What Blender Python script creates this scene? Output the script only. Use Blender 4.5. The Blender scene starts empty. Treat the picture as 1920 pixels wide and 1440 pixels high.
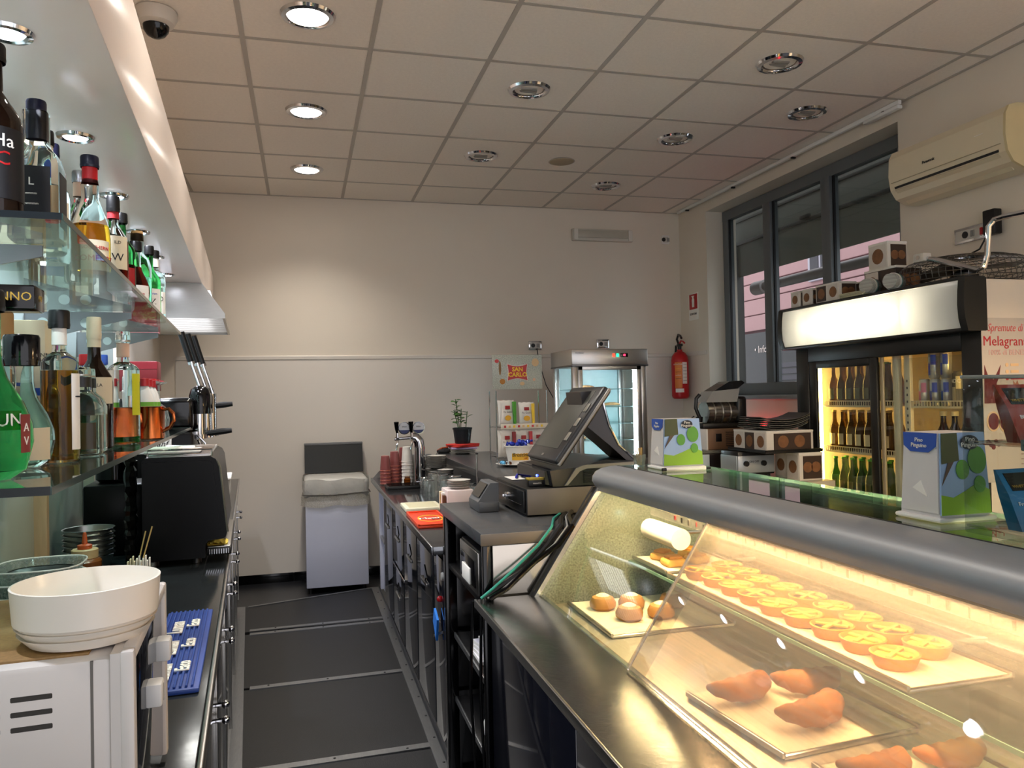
import bpy, bmesh, math, random
from mathutils import Vector, Matrix, Euler
random.seed(7)
PI = math.pi
S = bpy.context.scene
COL = S.collection
# ------------------------------------------------------------------ camera
CAM_F, CAM_YAW, CAM_PITCH, CAM_ROLL, CAM_H = 1457.08, .2623, .0159, -.0207, 1.505
fw = Vector((math.sin(CAM_YAW)*math.cos(CAM_PITCH), math.cos(CAM_YAW)*math.cos(CAM_PITCH), math.sin(CAM_PITCH)))
r0 = Vector((math.cos(CAM_YAW), -math.sin(CAM_YAW), 0)); u0 = r0.cross(fw)
rr = r0*math.cos(CAM_ROLL)+u0*math.sin(CAM_ROLL); uu = rr.cross(fw)
cd = bpy.data.cameras.new('camera'); cam = bpy.data.objects.new('camera', cd); COL.objects.link(cam)
cd.sensor_width = 36; cd.lens = CAM_F/1920*36; cd.clip_start = .02
cam.matrix_world = Matrix(((rr.x, uu.x, -fw.x, 0), (rr.y, uu.y, -fw.y, 0), (rr.z, uu.z, -fw.z, CAM_H), (0, 0, 0, 1)))
S.camera = cam
# ------------------------------------------------------------------ world, exposure
w = bpy.data.worlds.new('world'); S.world = w; w.use_nodes = True
bg = w.node_tree.nodes['Background']; bg.inputs[0].default_value = (.84, .83, .88, 1); bg.inputs[1].default_value = 1.15
vs = S.view_settings; vs.view_transform = 'Standard'; vs.look = 'None'; vs.gamma = 1; vs.exposure = 0.85; vs.use_curve_mapping = False
cy = S.cycles; cy.use_denoising = True; cy.max_bounces = 14; cy.transparent_max_bounces = 24; cy.transmission_bounces = 12
cy.glossy_bounces = 6; cy.diffuse_bounces = 5; cy.caustics_reflective = False; cy.caustics_refractive = False; cy.sample_clamp_indirect = 6
DOWNLIGHT_W, SPOT_W, CASE_E, HEADER_E, FRIDGE_E, CABINET_E = 62, 20, 115, 250, 32, 60
# ------------------------------------------------------------------ helpers
def lin(c):
    if isinstance(c, str):
        c = tuple(int(c[i:i+2], 16)/255 for i in (0, 2, 4))
        c = tuple(x/12.92 if x <= .04045 else ((x+.055)/1.055)**2.4 for x in c)
    return (c[0], c[1], c[2], 1)
MATS = {}
def M(name, col, rough=.5, metal=0, noise=.06, scale=18, bump=0, bscale=None, trans=0, ior=1.45, emit=None, es=0, coat=0, stretch=None, spec=None):
    if name in MATS: return MATS[name]
    m = bpy.data.materials.new(name); m.use_nodes = True; MATS[name] = m
    nt = m.node_tree; b = nt.nodes['Principled BSDF']; c = lin(col)
    b.inputs['Roughness'].default_value = rough; b.inputs['Metallic'].default_value = metal
    b.inputs['IOR'].default_value = ior; b.inputs['Transmission Weight'].default_value = trans
    b.inputs['Coat Weight'].default_value = coat
    if spec is not None: b.inputs['Specular IOR Level'].default_value = spec
    if emit: b.inputs['Emission Color'].default_value = lin(emit); b.inputs['Emission Strength'].default_value = es
    b.inputs['Base Color'].default_value = c
    if noise or bump:
        tc = nt.nodes.new('ShaderNodeTexCoord'); mp = nt.nodes.new('ShaderNodeMapping')
        nt.links.new(tc.outputs['Object'], mp.inputs[0])
        if stretch: mp.inputs['Scale'].default_value = stretch
        n = nt.nodes.new('ShaderNodeTexNoise'); n.inputs['Scale'].default_value = scale; n.inputs['Detail'].default_value = 4
        nt.links.new(mp.outputs[0], n.inputs['Vector'])
        if noise:
            mx = nt.nodes.new('ShaderNodeMix'); mx.data_type = 'RGBA'
            mx.inputs[6].default_value = tuple(x*(1-noise) for x in c[:3])+(1,)
            mx.inputs[7].default_value = tuple(min(1, x*(1+noise)) for x in c[:3])+(1,)
            nt.links.new(n.outputs[0], mx.inputs[0]); nt.links.new(mx.outputs[2], b.inputs['Base Color'])
        if bump:
            n2 = n
            if bscale:
                n2 = nt.nodes.new('ShaderNodeTexNoise'); n2.inputs['Scale'].default_value = bscale; nt.links.new(mp.outputs[0], n2.inputs['Vector'])
            bp = nt.nodes.new('ShaderNodeBump'); bp.inputs['Strength'].default_value = bump; bp.inputs['Distance'].default_value = .004
            nt.links.new(n2.outputs[0], bp.inputs['Height']); nt.links.new(bp.outputs[0], b.inputs['Normal'])
    return m
def GL(name, tint, ior=1.5, rough=0.0, haze=0, hazecol=(.8, .8, .8)):
    """thin clear sheet: fresnel reflection over a tinted see-through, optionally a streaky diffuse haze"""
    if name in MATS: return MATS[name]
    m = bpy.data.materials.new(name); m.use_nodes = True; MATS[name] = m; nt = m.node_tree
    nt.nodes.remove(nt.nodes['Principled BSDF']); out = nt.nodes['Material Output']
    t = nt.nodes.new('ShaderNodeBsdfTransparent'); t.inputs[0].default_value = lin(tint)
    g = nt.nodes.new('ShaderNodeBsdfGlossy'); g.inputs['Roughness'].default_value = rough
    lw = nt.nodes.new('ShaderNodeLayerWeight'); lw.inputs[0].default_value = .5
    pw = nt.nodes.new('ShaderNodeMath'); pw.operation = 'POWER'; pw.inputs[1].default_value = 5; nt.links.new(lw.outputs['Facing'], pw.inputs[0])
    F0 = ((ior-1)/(ior+1))**2
    f = nt.nodes.new('ShaderNodeMath'); f.operation = 'MULTIPLY_ADD'; f.inputs[1].default_value = 1-F0; f.inputs[2].default_value = F0; nt.links.new(pw.outputs[0], f.inputs[0])
    mx = nt.nodes.new('ShaderNodeMixShader'); nt.links.new(f.outputs[0], mx.inputs[0]); nt.links.new(t.outputs[0], mx.inputs[1]); nt.links.new(g.outputs[0], mx.inputs[2])
    last = mx
    if haze:
        d = nt.nodes.new('ShaderNodeBsdfDiffuse'); d.inputs[0].default_value = lin(hazecol)
        tl = nt.nodes.new('ShaderNodeBsdfTranslucent'); tl.inputs[0].default_value = lin(hazecol)
        ad = nt.nodes.new('ShaderNodeMixShader'); nt.links.new(d.outputs[0], ad.inputs[1]); nt.links.new(tl.outputs[0], ad.inputs[2])
        tc = nt.nodes.new('ShaderNodeTexCoord'); mp = nt.nodes.new('ShaderNodeMapping'); mp.inputs['Scale'].default_value = (60, 1.2, 60)
        n = nt.nodes.new('ShaderNodeTexNoise'); n.inputs['Scale'].default_value = 3
        nt.links.new(tc.outputs['Object'], mp.inputs[0]); nt.links.new(mp.outputs[0], n.inputs['Vector'])
        mr = nt.nodes.new('ShaderNodeMapRange'); mr.inputs['From Min'].default_value = .3; mr.inputs['From Max'].default_value = .75
        mr.inputs['To Min'].default_value = haze*.55; mr.inputs['To Max'].default_value = haze*1.3
        nt.links.new(n.outputs[0], mr.inputs['Value'])
        m2 = nt.nodes.new('ShaderNodeMixShader'); nt.links.new(mr.outputs[0], m2.inputs[0]); nt.links.new(mx.outputs[0], m2.inputs[1]); nt.links.new(ad.outputs[0], m2.inputs[2]); last = m2
    nt.links.new(last.outputs[0], out.inputs[0]); return m
def EM(name, col, s):
    if name in MATS: return MATS[name]
    m = bpy.data.materials.new(name); m.use_nodes = True; MATS[name] = m; nt = m.node_tree
    nt.nodes.remove(nt.nodes['Principled BSDF']); e = nt.nodes.new('ShaderNodeEmission'); e.inputs[0].default_value = lin(col); e.inputs[1].default_value = s
    nt.links.new(e.outputs[0], nt.nodes['Material Output'].inputs[0]); return m
def TR(name, col, mixf=.6):
    """milky diffuser: translucent + diffuse"""
    if name in MATS: return MATS[name]
    m = bpy.data.materials.new(name); m.use_nodes = True; MATS[name] = m; nt = m.node_tree
    nt.nodes.remove(nt.nodes['Principled BSDF'])
    d = nt.nodes.new('ShaderNodeBsdfDiffuse'); d.inputs[0].default_value = lin(col)
    t = nt.nodes.new('ShaderNodeBsdfTranslucent'); t.inputs[0].default_value = lin(col)
    mx = nt.nodes.new('ShaderNodeMixShader'); mx.inputs[0].default_value = mixf
    nt.links.new(d.outputs[0], mx.inputs[1]); nt.links.new(t.outputs[0], mx.inputs[2])
    g = nt.nodes.new('ShaderNodeBsdfGlossy'); g.inputs['Roughness'].default_value = .1
    m3 = nt.nodes.new('ShaderNodeMixShader'); m3.inputs[0].default_value = .04
    nt.links.new(mx.outputs[0], m3.inputs[1]); nt.links.new(g.outputs[0], m3.inputs[2])
    nt.links.new(m3.outputs[0], nt.nodes['Material Output'].inputs[0]); return m

class MB:
    """mesh collector"""
    def __init__(s): s.v = []; s.f = []
    def add(s, v, f):
        o = len(s.v); s.v += [tuple(p) for p in v]; s.f += [tuple(i+o for i in q) for q in f]; return s
    def box(s, x0, x1, y0, y1, z0, z1):
        return s.add([(x0,y0,z0),(x1,y0,z0),(x1,y1,z0),(x0,y1,z0),(x0,y0,z1),(x1,y0,z1),(x1,y1,z1),(x0,y1,z1)],
                     [(0,3,2,1),(4,5,6,7),(0,1,5,4),(1,2,6,5),(2,3,7,6),(3,0,4,7)])
    def rbox(s, x0, x1, y0, y1, z0, z1, r=.004, seg=2):
        bm = bmesh.new(); bmesh.ops.create_cube(bm, size=1)
        for q in bm.verts: q.co = Vector(((x0+x1)/2+q.co.x*(x1-x0), (y0+y1)/2+q.co.y*(y1-y0), (z0+z1)/2+q.co.z*(z1-z0)))
        r = min(r, .49*min(x1-x0, y1-y0, z1-z0))
        bmesh.ops.bevel(bm, geom=bm.edges[:], offset=r, segments=seg, affect='EDGES', profile=.5)
        bm.verts.index_update(); s.add([q.co for q in bm.verts], [[q.index for q in f.verts] for f in bm.faces]); bm.free(); return s
    def prism(s, poly, axis, a, b):
        """poly: 2-d outline; axis 'x': (y,z), 'y': (x,z), 'z': (x,y)"""
        def P(p, t): return (t, p[0], p[1]) if axis == 'x' else (p[0], t, p[1]) if axis == 'y' else (p[0], p[1], t)
        n = len(poly); v = [P(p, a) for p in poly]+[P(p, b) for p in poly]
        return s.add(v, [tuple(range(n))[::-1], tuple(range(n, 2*n))]+[(i, (i+1) % n, n+(i+1) % n, n+i) for i in range(n)])
    def lathe(s, prof, n=20, c=(0,0,0), sq=2, sx=1, sy=1, cap=True, rot=0):
        v = []; f = []
        for (r, z) in prof:
            for k in range(n):
                a = 2*PI*k/n+rot; ca, sa = math.cos(a), math.sin(a)
                q = 1 if sq == 2 else 1/((abs(ca)**sq+abs(sa)**sq)**(1/sq))
                v.append((c[0]+r*q*ca*sx, c[1]+r*q*sa*sy, c[2]+z))
        for i in range(len(prof)-1):
            for k in range(n): f.append((i*n+k, i*n+(k+1) % n, (i+1)*n+(k+1) % n, (i+1)*n+k))
        if cap: f.append(tuple(range(n))[::-1]); f.append(tuple((len(prof)-1)*n+k for k in range(n)))
        return s.add(v, f)
    def cyl(s, p, q, r, n=12, r2=None):
        p, q = Vector(p), Vector(q); d = (q-p).normalized(); a = d.orthogonal().normalized(); b = d.cross(a); r2 = r if r2 is None else r2
        v = [p+(a*math.cos(2*PI*k/n)+b*math.sin(2*PI*k/n))*r for k in range(n)]+[q+(a*math.cos(2*PI*k/n)+b*math.sin(2*PI*k/n))*r2 for k in range(n)]
        return s.add(v, [tuple(range(n))[::-1], tuple(range(n, 2*n))]+[(k, (k+1) % n, n+(k+1) % n, n+k) for k in range(n)])
    def tube(s, pts, r, n=8, closed=False):
        pts = [Vector(p) for p in pts]; m = len(pts); v = []; f = []; a = None
        for i, p in enumerate(pts):
            t = (pts[(i+1) % m]-pts[i-1]) if closed else (pts[min(i+1, m-1)]-pts[max(i-1, 0)]); t.normalize()
            a = (t.orthogonal() if a is None else a-t*a.dot(t)).normalized(); b = t.cross(a)
            R = r[i] if isinstance(r, (list, tuple)) else r
            v += [p+(a*math.cos(2*PI*k/n)+b*math.sin(2*PI*k/n))*R for k in range(n)]
        for i in range(m if closed else m-1):
            j = (i+1) % m
            f += [(i*n+k, i*n+(k+1) % n, j*n+(k+1) % n, j*n+k) for k in range(n)]
        if not closed: f += [tuple(range(n))[::-1], tuple((m-1)*n+k for k in range(n))]
        return s.add(v, f)
    def ball(s, c, r, n=12, m=8, sx=1, sy=1, sz=1):
        return s.lathe([(max(1e-4, r*math.sin(PI*i/m)), -r*math.cos(PI*i/m)*sz) for i in range(m+1)], n, c, sx=sx, sy=sy, cap=False)
    def patch(s, r, z0, z1, a0, a1, n=8, c=(0,0,0), sq=2, th=.0006):
        """a bent label with a little thickness"""
        v = []; f = []
        for k in range(n+1):
            a = a0+(a1-a0)*k/n; ca, sa = math.cos(a), math.sin(a); q = 1 if sq == 2 else 1/((abs(ca)**sq+abs(sa)**sq)**(1/sq))
            for R in (r+.0004, r+.0004+th):
                for z in (z0, z1): v.append((c[0]+R*q*ca, c[1]+R*q*sa, c[2]+z))
        for k in range(n):
            i, j = 4*k, 4*k+4
            f += [(i+2, j+2, j+3, i+3), (i, i+1, j+1, j), (i+1, i+3, j+3, j+1), (i, j, j+2, i+2)]
        f += [(0, 2, 3, 1), (4*n, 4*n+1, 4*n+3, 4*n+2)]
        return s.add(v, f)
    def mesh(s, name, mat, ang=35, mod=None):
        me = bpy.data.meshes.new(name); me.from_pydata(s.v, [], s.f); me.update()
        bm = bmesh.new(); bm.from_mesh(me); bmesh.ops.recalc_face_normals(bm, faces=bm.faces[:]); bm.to_mesh(me); bm.free()
        if mat: me.materials.append(mat)
        for p in me.polygons: p.use_smooth = True
        me.set_sharp_from_angle(angle=math.radians(ang)); return me
def link(name, data, parent=None):
    o = bpy.data.objects.new(name, data); COL.objects.link(o)
    if parent: o.parent = parent
    return o
def obj(name, mb, mat, parent=None, ang=35): return link(name, mb.mesh(name, mat, ang), parent)
def tag(o, label=None, cat=None, group=None, kind=None):
    if label: o['label'] = label
    if cat: o['category'] = cat
    if group: o['group'] = group
    if kind: o['kind'] = kind
    return o
def thing(name, label, cat, loc=(0,0,0), rz=0, group=None):
    o = link(name, None); o.location = loc; o.rotation_euler = (0, 0, rz); o.empty_display_size = .05
    return tag(o, label, cat, group)
def struct(name, mb, mat, label=None):
    o = obj(name, mb, mat); o['kind'] = 'structure'
    if label: o['label'] = label
    return o
def copytree(root, loc=None, rz=None, label=None, group=None, parent=None):
    r = root.copy(); COL.objects.link(r); r.parent = parent
    if loc is not None: r.location = loc
    if rz is not None: r.rotation_euler = (0, 0, rz)
    if label: r['label'] = label
    if group: r['group'] = group
    for ch in list(root.children): copytree(ch, parent=r)
    return r
def text(name, body, size, mat, parent, loc=(0,0,0), rot=(PI/2,0,0), bend=None, ext=.0004, align='CENTER', bold=0, shear=0, sx=1):
    c = bpy.data.curves.new(name, 'FONT'); c.body = body; c.size = size; c.align_x = align; c.align_y = 'CENTER'; c.extrude = ext; c.offset = bold; c.shear = shear; c.resolution_u = 2
    t = bpy.data.objects.new(name, c); me = bpy.data.meshes.new_from_object(t); bpy.data.objects.remove(t); bpy.data.curves.remove(c)
    for q in me.vertices: q.co.x *= sx
    if bend:   # wrap around a vertical axis: local x -> angle; result stands upright around (0,0)
        R, a0, z = bend
        for q in me.vertices:
            a = a0+q.co.x/R; rad = R+.0012+q.co.z; q.co = Vector((rad*math.cos(a), rad*math.sin(a), z+q.co.y))
        loc = (0,0,0); rot = (0,0,0)
    me.materials.clear(); me.materials.append(mat)
    o = link(name, me, parent); o.location = loc; o.rotation_euler = rot; return o
ALPHA = math.radians(3.65)
def LF(u, v, z): return (u*-math.sin(ALPHA)+v*math.cos(ALPHA), u*math.cos(ALPHA)+v*math.sin(ALPHA), z)   # left counter's own frame: u along, v out
def lroot(name, label, cat, u, v, z, group=None, rz=0): return thing(name, label, cat, LF(u, v, z), ALPHA+rz, group)
def lstruct(name, mb, mat, label=None):
    o = struct(name, mb, mat, label); o.rotation_euler = (0, 0, ALPHA); return o
ORD = ['first', 'second', 'third', 'fourth', 'fifth', 'sixth', 'seventh', 'eighth', 'ninth', 'tenth', 'eleventh', 'twelfth', 'thirteenth', 'fourteenth']
def light(name, kind, loc, power, col=(1,1,1), parent=None, rot=(0,0,0), **kw):
    l = bpy.data.lights.new(name, kind); l.energy = power; l.color = col
    for k, x in kw.items(): setattr(l, k, x)
    o = link(name, l, parent); o.location = loc; o.rotation_euler = rot; return o
# ------------------------------------------------------------------ shared materials
WHITE = M('white_paint', 'ddd3c4', .55, noise=.03, scale=4, bump=.05, bscale=120)
PANELW = M('white_wall_panel', 'd9d2c8', .35, noise=.02, scale=3)
TILE = M('ceiling_tile', 'f2e9dd', .9, noise=.07, scale=60, bump=.5, bscale=220)
GRID = M('ceiling_grid_metal', 'b4aca2', .45, noise=.03)
STEEL = M('brushed_steel', 'b4b2ae', .28, 1, noise=.12, scale=14, stretch=(1, 30, 30))
STEEL2 = M('worn_steel_top', 'a2a2a0', .20, 1, noise=.25, scale=9, bump=.06, bscale=60)
CHROME = M('chrome', 'd8d8dc', .08, 1, noise=0)
DARKST = M('dark_glossy_counter', '24262a', .12, .3, noise=.1, scale=6)
GREYTOP = M('grey_stone_top', '4a4b4d', .25, .1, noise=.12, scale=40)
NAVY = M('glossy_navy_laminate', '16171f', .08, 0, noise=.05, coat=.6)
BLACK = M('black_plastic', '070708', .35, noise=.1)
BLACKG = M('black_gloss', '060607', .12, noise=.05)
RUBBER = M('black_rubber_mat', '141517', .45, noise=.18, scale=30, bump=.25, bscale=300)
ALU = M('aluminium_strip', '9a9c9e', .38, 1, noise=.15, scale=20, stretch=(8, 1, 8))
GREYF = M('grey_window_frame', '6b7074', .4, .2, noise=.04)
WPLAST = M('white_plastic', 'e4e2de', .35, noise=.03)
CREAM = M('cream_plastic', 'd8cba8', .4, noise=.03)
COPPER = M('copper', 'c8703f', .2, 1, noise=.08, scale=30)
PAPER = M('white_paper', 'ece8e0', .8, noise=.03)
RED = M('red_paint', 'b3151c', .35, noise=.05)
GREEN = M('leaf_green', '3f7a2c', .6, noise=.2)
BLUE = M('blue_print', '2b50a8', .5, noise=.05)
YEL = M('yellow_print', 'e8c22a', .5, noise=.05)
INK = M('dark_ink', '17171a', .5, noise=0)
GOLD = M('gold_ink', 'c9a44a', .35, .6, noise=0)
CLEARG = M('clear_bottle_glass', 'f4faf8', .02, noise=0, trans=1, ior=1.2)
GREENG = M('green_bottle_glass', '48bf62', .03, noise=0, trans=1, ior=1.22)
BROWNG = M('dark_brown_glass', '1d0f08', .06, noise=0, trans=.35, ior=1.4)
PANE = GL('clear_pane', 'f2f6f4')
TUMBLER = GL('tumbler_glass', 'eef3f1', 1.9, 0, .10, (.85, .88, .88))  # pale haze put in to brighten the dark-looking glass
SHELFG = GL('green_shelf_glass', 'e2ece6', 1.5)
EDGEG = M('green_glass_edge', '2c443f', .1, noise=.1, trans=.25, ior=1.5)
# ================================================================== the room
YB, XR, ZC = 6.79, 3.52, 3.233
FLOORM = M('dark_floor_tile', '1c1d20', .3, noise=.12, scale=8)
struct('floor', MB().box(-1.6, 7, -1.2, 11, -.1, 0), FLOORM, 'dark tiled floor behind the bar counter')
floor = bpy.data.objects['floor']
struct('wall_back', MB().box(-2, 3.9, YB, YB+.12, 0, 3.5), WHITE, 'plain off-white back wall')
wb = struct('trim_1', MB().prism([(YB, 1.85), (YB-.012, 1.853), (YB-.014, 1.878), (YB-.010, 1.884), (YB, 1.886)], 'x', -1.0, XR), PANELW, 'thin white rail running along the back wall')
struct('trim_4', MB().box(-1.0, XR-.001, YB-.006, YB, .07, 1.85), PANELW, 'smooth white panelling below the wall rail')
# baseboard of dark tiles
bb = struct('baseboard_back', MB().box(-1.0, XR, YB-.012, YB-.006, 0, .07), INK, 'black tiled skirting along the back wall')
bt = MB().rbox(0, .447, 0, .012, 0, .074, .002).mesh('tile', BLACKG)
for i in range(4):
    o = link('tile', bt, bb); o.location = (-1.0+.45*i, YB-.02, 0)
# right wall with the window opening (one connected mesh)
def wall_hole(x0, x1, ys, zs):
    m = MB(); v = {}; vs_ = []; f = []
    for s_, x in enumerate((x0, x1)):
        for i in range(4):
            for j in range(4): v[s_, i, j] = len(vs_); vs_.append((x, ys[i], zs[j]))
    for i in range(3):
        for j in range(3):
            if (i, j) == (1, 1): continue
            for s_ in (0, 1): f.append((v[s_, i, j], v[s_, i+1, j], v[s_, i+1, j+1], v[s_, i, j+1]))
    for (a, b) in (((1,1),(2,1)), ((2,1),(2,2)), ((2,2),(1,2)), ((1,2),(1,1))): f.append((v[0,a[0],a[1]], v[0,b[0],b[1]], v[1,b[0],b[1]], v[1,a[0],a[1]]))
    for k in range(3):
        for e in (((k,0),(k+1,0)), ((3,k),(3,k+1)), ((k+1,3),(k,3)), ((0,k+1),(0,k))):
            a, b = e; f.append((v[0,a[0],a[1]], v[0,b[0],b[1]], v[1,b[0],b[1]], v[1,a[0],a[1]]))
    return m.add(vs_, f)
struct('wall_right', wall_hole(XR, XR+.3, (-1.2, 3.93, 6.27, YB), (0, 1.47, 3.13, 3.5)), WHITE, 'off-white wall with the high shop window')
struct('trim_2', MB().prism([(YB-.001, 1.85), (YB-.001, 1.886), (6.3, 1.886), (6.3, 1.85)], 'x', XR-.012, XR), PANELW, 'short wall rail beside the extinguisher')
# window frame
wf = struct('window_1', MB().box(XR+.16, XR+.22, 3.94, 6.26, 3.04, 3.125), GREYF, 'grey aluminium window with three tall panes')
for nm, a in (('bottom_rail', (XR+.13, XR+.22, 3.94, 6.26, 1.475, 1.575)), ('jamb', (XR+.16, XR+.22, 6.17, 6.26, 1.575, 3.04)), ('jamb', (XR+.16, XR+.22, 3.94, 4.12, 1.575, 3.04)),
              ('mullion', (XR+.14, XR+.22, 5.50, 5.60, 1.575, 3.04)), ('mullion', (XR+.14, XR+.22, 4.76, 4.86, 1.575, 3.04))):
    obj(nm, MB().rbox(*a, r=.006), GREYF, wf)
for y0, y1 in ((5.60, 6.17), (4.86, 5.50), (4.12, 4.76)):
    obj('pane', MB().box(XR+.185, XR+.189, y0, y1, 1.575, 3.04), PANE, wf)
    obj('gasket', MB().box(XR+.165, XR+.182, y1-.012, y1, 1.575, 3.04), INK, wf)
obj('sill', MB().rbox(XR-.03, XR+.16, 3.94, 6.26, 1.44, 1.475, .006), M('sill_grey', '8c9296', .4), wf)
# curtain rail along the ceiling edge
cr = thing('curtain_rail', 'thin white curtain rail under the ceiling above the window', 'rail', (XR-.05, 5.1, 3.2))
obj('rail', MB().rbox(-.012, .012, -1.25, 1.6, .004, .03, .003), WPLAST, cr)
for y in (-1.12, -.2, .62, 1.42): obj('clip', MB().rbox(-.016, .016, y-.01, y+.01, -.008, .006, .002), BLACK, cr)
obj('end_tube', MB().rbox(-.02, .02, -1.25, -.95, -.022, .002, .008), WPLAST, cr)
# ------------------------------------------------------------------ suspended ceiling
cl = struct('ceiling', MB().box(-2, XR, -1.2, YB, ZC+.02, ZC+.1), M('void_grey', '6a645c', .9), 'suspended ceiling of square mineral tiles')
GX0, GY0 = -.2531, 3.2508
xs = [GX0+.6*i for i in range(-2, 7)]; ys = [GY0+.6*j for j in range(-3, 6)]
ext_x = xs+[XR]; ext_y = ys+[YB]
tmesh = {}
for i in range(len(ext_x)-1):
    for j in range(len(ext_y)-1):
        wx, wy = ext_x[i+1]-ext_x[i], ext_y[j+1]-ext_y[j]
        k = (round(wx, 3), round(wy, 3))
        if k not in tmesh: tmesh[k] = MB().rbox(.008, wx-.008, .008, wy-.008, 0, .022, .003, 1).mesh('tile', TILE)
        o = link('tile', tmesh[k], cl); o.location = (ext_x[i], ext_y[j], ZC)
bar = MB().box(-.012, .012, ys[0], YB, -.003, .004).mesh('grid_bar', GRID)
for x in xs[1:]: o = link('grid_bar', bar, cl); o.location = (x, 0, ZC)
cross = MB().box(.012, .588, -.012, .012, -.0025, .004).mesh('grid_cross_bar', GRID)
for j in range(1, len(ys)):
    for i in range(len(xs)-1): o = link('grid_cross_bar', cross, cl); o.location = (xs[i], ys[j], ZC)
    o = link('grid_cross_bar', MB().box(.012, XR-xs[-1], -.012, .012, -.0025, .004).mesh('grid_cross_bar', GRID), cl); o.location = (xs[-1], ys[j], ZC)
obj('edge_angle', MB().box(XR-.022, XR-.001, -1.2, YB, ZC-.004, ZC+.003), GRID, cl)
obj('edge_angle', MB().box(-2, XR-.022, YB-.022, YB-.001, ZC-.004, ZC+.003), GRID, cl)
# downlights
LAMPON = EM('lamp_white', 'fff6ea', 14); 
def downlight(x, y, on, label):
    t = thing('ceiling_downlight', label, 'ceiling light', (x, y, ZC), 0, 'round recessed ceiling lights')
    obj('ring', MB().lathe([(.085, -.004), (.118, -.004), (.122, 0), (.114, -.012), (.095, -.016), (.087, -.010), (.085, -.004)], 32, cap=False), CHROME, t)
    if on:
        obj('lamp', MB().lathe([(.001, -.006), (.086, -.006), (.084, -.011), (.05, -.016), (.001, -.018)], 32, cap=False), LAMPON, t)
        light('downlight_lamp', 'SPOT', (0, 0, -.03), DOWNLIGHT_W, (1, .93, .84), t, spot_size=math.radians(125), spot_blend=1.0, shadow_soft_size=.08)
    else:
        obj('reflector', MB().lathe([(.086, -.006), (.07, .02), (.03, .045), (.001, .05)], 24, cap=False), M('dull_reflector', '6e6862', .3, .9), t)
        obj('bulb', MB().tube([(-.05, -.01, .0), (.04, -.02, .002), (.045, .0, .002), (-.04, .02, .0), (.05, .03, .002)], .011, 8), M('frosted_tube', '8d877e', .3), t)
for k, (x, y) in enumerate([(.045, 3.57), (.042, 4.76), (.05, 5.965)]):
    downlight(x, y, True, ['large lit ceiling downlight nearest the camera', 'lit ceiling downlight in the middle of the glowing row', 'lit ceiling downlight closest to the back wall'][k])
for x, y in ((.045, 2.37),): downlight(x, y, True, 'lit ceiling downlight overhead, outside the picture')
for x, y, l in ((1.256, 4.174, 'unlit chrome downlight in the ceiling centre, nearer one of its pair'), (1.255, 5.40, 'unlit chrome downlight in the ceiling centre, farther one of its pair'),
                (2.452, 3.556, 'largest unlit chrome downlight, upper right of the ceiling'), (3.054, 4.161, 'unlit chrome downlight beside the window bulkhead'),
                (2.467, 4.779, 'unlit chrome downlight between the big right one and the farthest one'), (2.444, 5.977, 'farthest unlit downlight, small, near the back right corner')):
    downlight(x, y, False, l)
t = thing('ceiling_speaker', 'plain round beige disc set flush in a ceiling tile', 'speaker', (1.866, 5.408, ZC))
obj('grille', MB().lathe([(.001, -.012), (.08, -.011), (.09, -.006), (.092, 0)], 28, cap=False), M('beige_disc', 'a8997f', .7), t)
obj('rim', MB().lathe([(.092, 0), (.098, -.005), (.092, -.007)], 28, cap=False), GRID, t)
t = thing('security_camera', 'dome security camera on the ceiling above the bar canopy', 'camera', (-.60, 3.67, ZC))
obj('housing', MB().lathe([(.06, 0), (.085, -.004), (.088, -.03), (.075, -.06), (.055, -.07)], 24), M('camera_white', 'cfc8bd', .4), t)
obj('dome', MB().lathe([(.055, -.066), (.052, -.09), (.038, -.11), (.018, -.121), (.001, -.124)], 20, cap=False), BLACKG, t)
# emergency light, sockets, thermostat on the back wall
t = thing('emergency_lamp', 'long flat white emergency lamp high on the back wall', 'lamp', (2.72, YB, 2.99))
obj('housing', MB().rbox(-.30, .30, -.045, 0, -.055, .055, .008), M('lamp_housing', 'c9c4b8', .5), t)
obj('diffuser', MB().rbox(-.285, .285, -.058, -.044, -.03, .042, .006), M('lamp_diffuser', 'b5b0a2', .3), t)
for x in (-.27, .27): obj('end_cap', MB().rbox(x-.02, x+.02, -.060, -.046, -.05, .05, .004), M('lamp_cap', 'd8d4ca', .5), t)
def socket(x, z, l, name='wall_socket', w_=.062, rot=0, y=YB, rz=0, frame=CHROME):
    t = thing(name, l, 'socket', (x, y, z), rz, None)
    obj('plate', MB().rbox(-w_, w_, -.012, 0, -.042, .042, .004), frame, t)
    obj('insert', MB().rbox(-w_+.012, w_-.012, -.015, -.010, -.028, .028, .003), M('socket_white', 'c8c4bc', .4), t)
    obj('outlet', MB().cyl((-.022, -.019, 0), (-.022, -.012, 0), .019, 14), INK, t)
    for dx in (.018, .032): obj('switch', MB().rbox(dx-.006, dx+.006, -.018, -.013, -.018, .018, .002), M('switch_grey', '8d8a86', .4), t)
    return t
socket(2.047, 1.964, 'chrome framed socket above the snack rack')
socket(2.709, 1.977, 'chrome framed socket above the heated display cabinet')
socket(3.373, 2.974, 'small white wall plate near the back right corner', w_=.04, frame=WPLAST)
c = obj('power_cable', MB().tube([(2.06, YB-.02, 1.94), (2.08, YB-.02, 1.8), (2.13, YB-.05, 1.6), (2.2, YB-.1, 1.45), (2.25, YB-.2, 1.3), (2.26, YB-.3, 1.05)], .004, 6), INK)
tag(c, 'thin dark cable hanging from the socket above the snack rack', 'cable')
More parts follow.
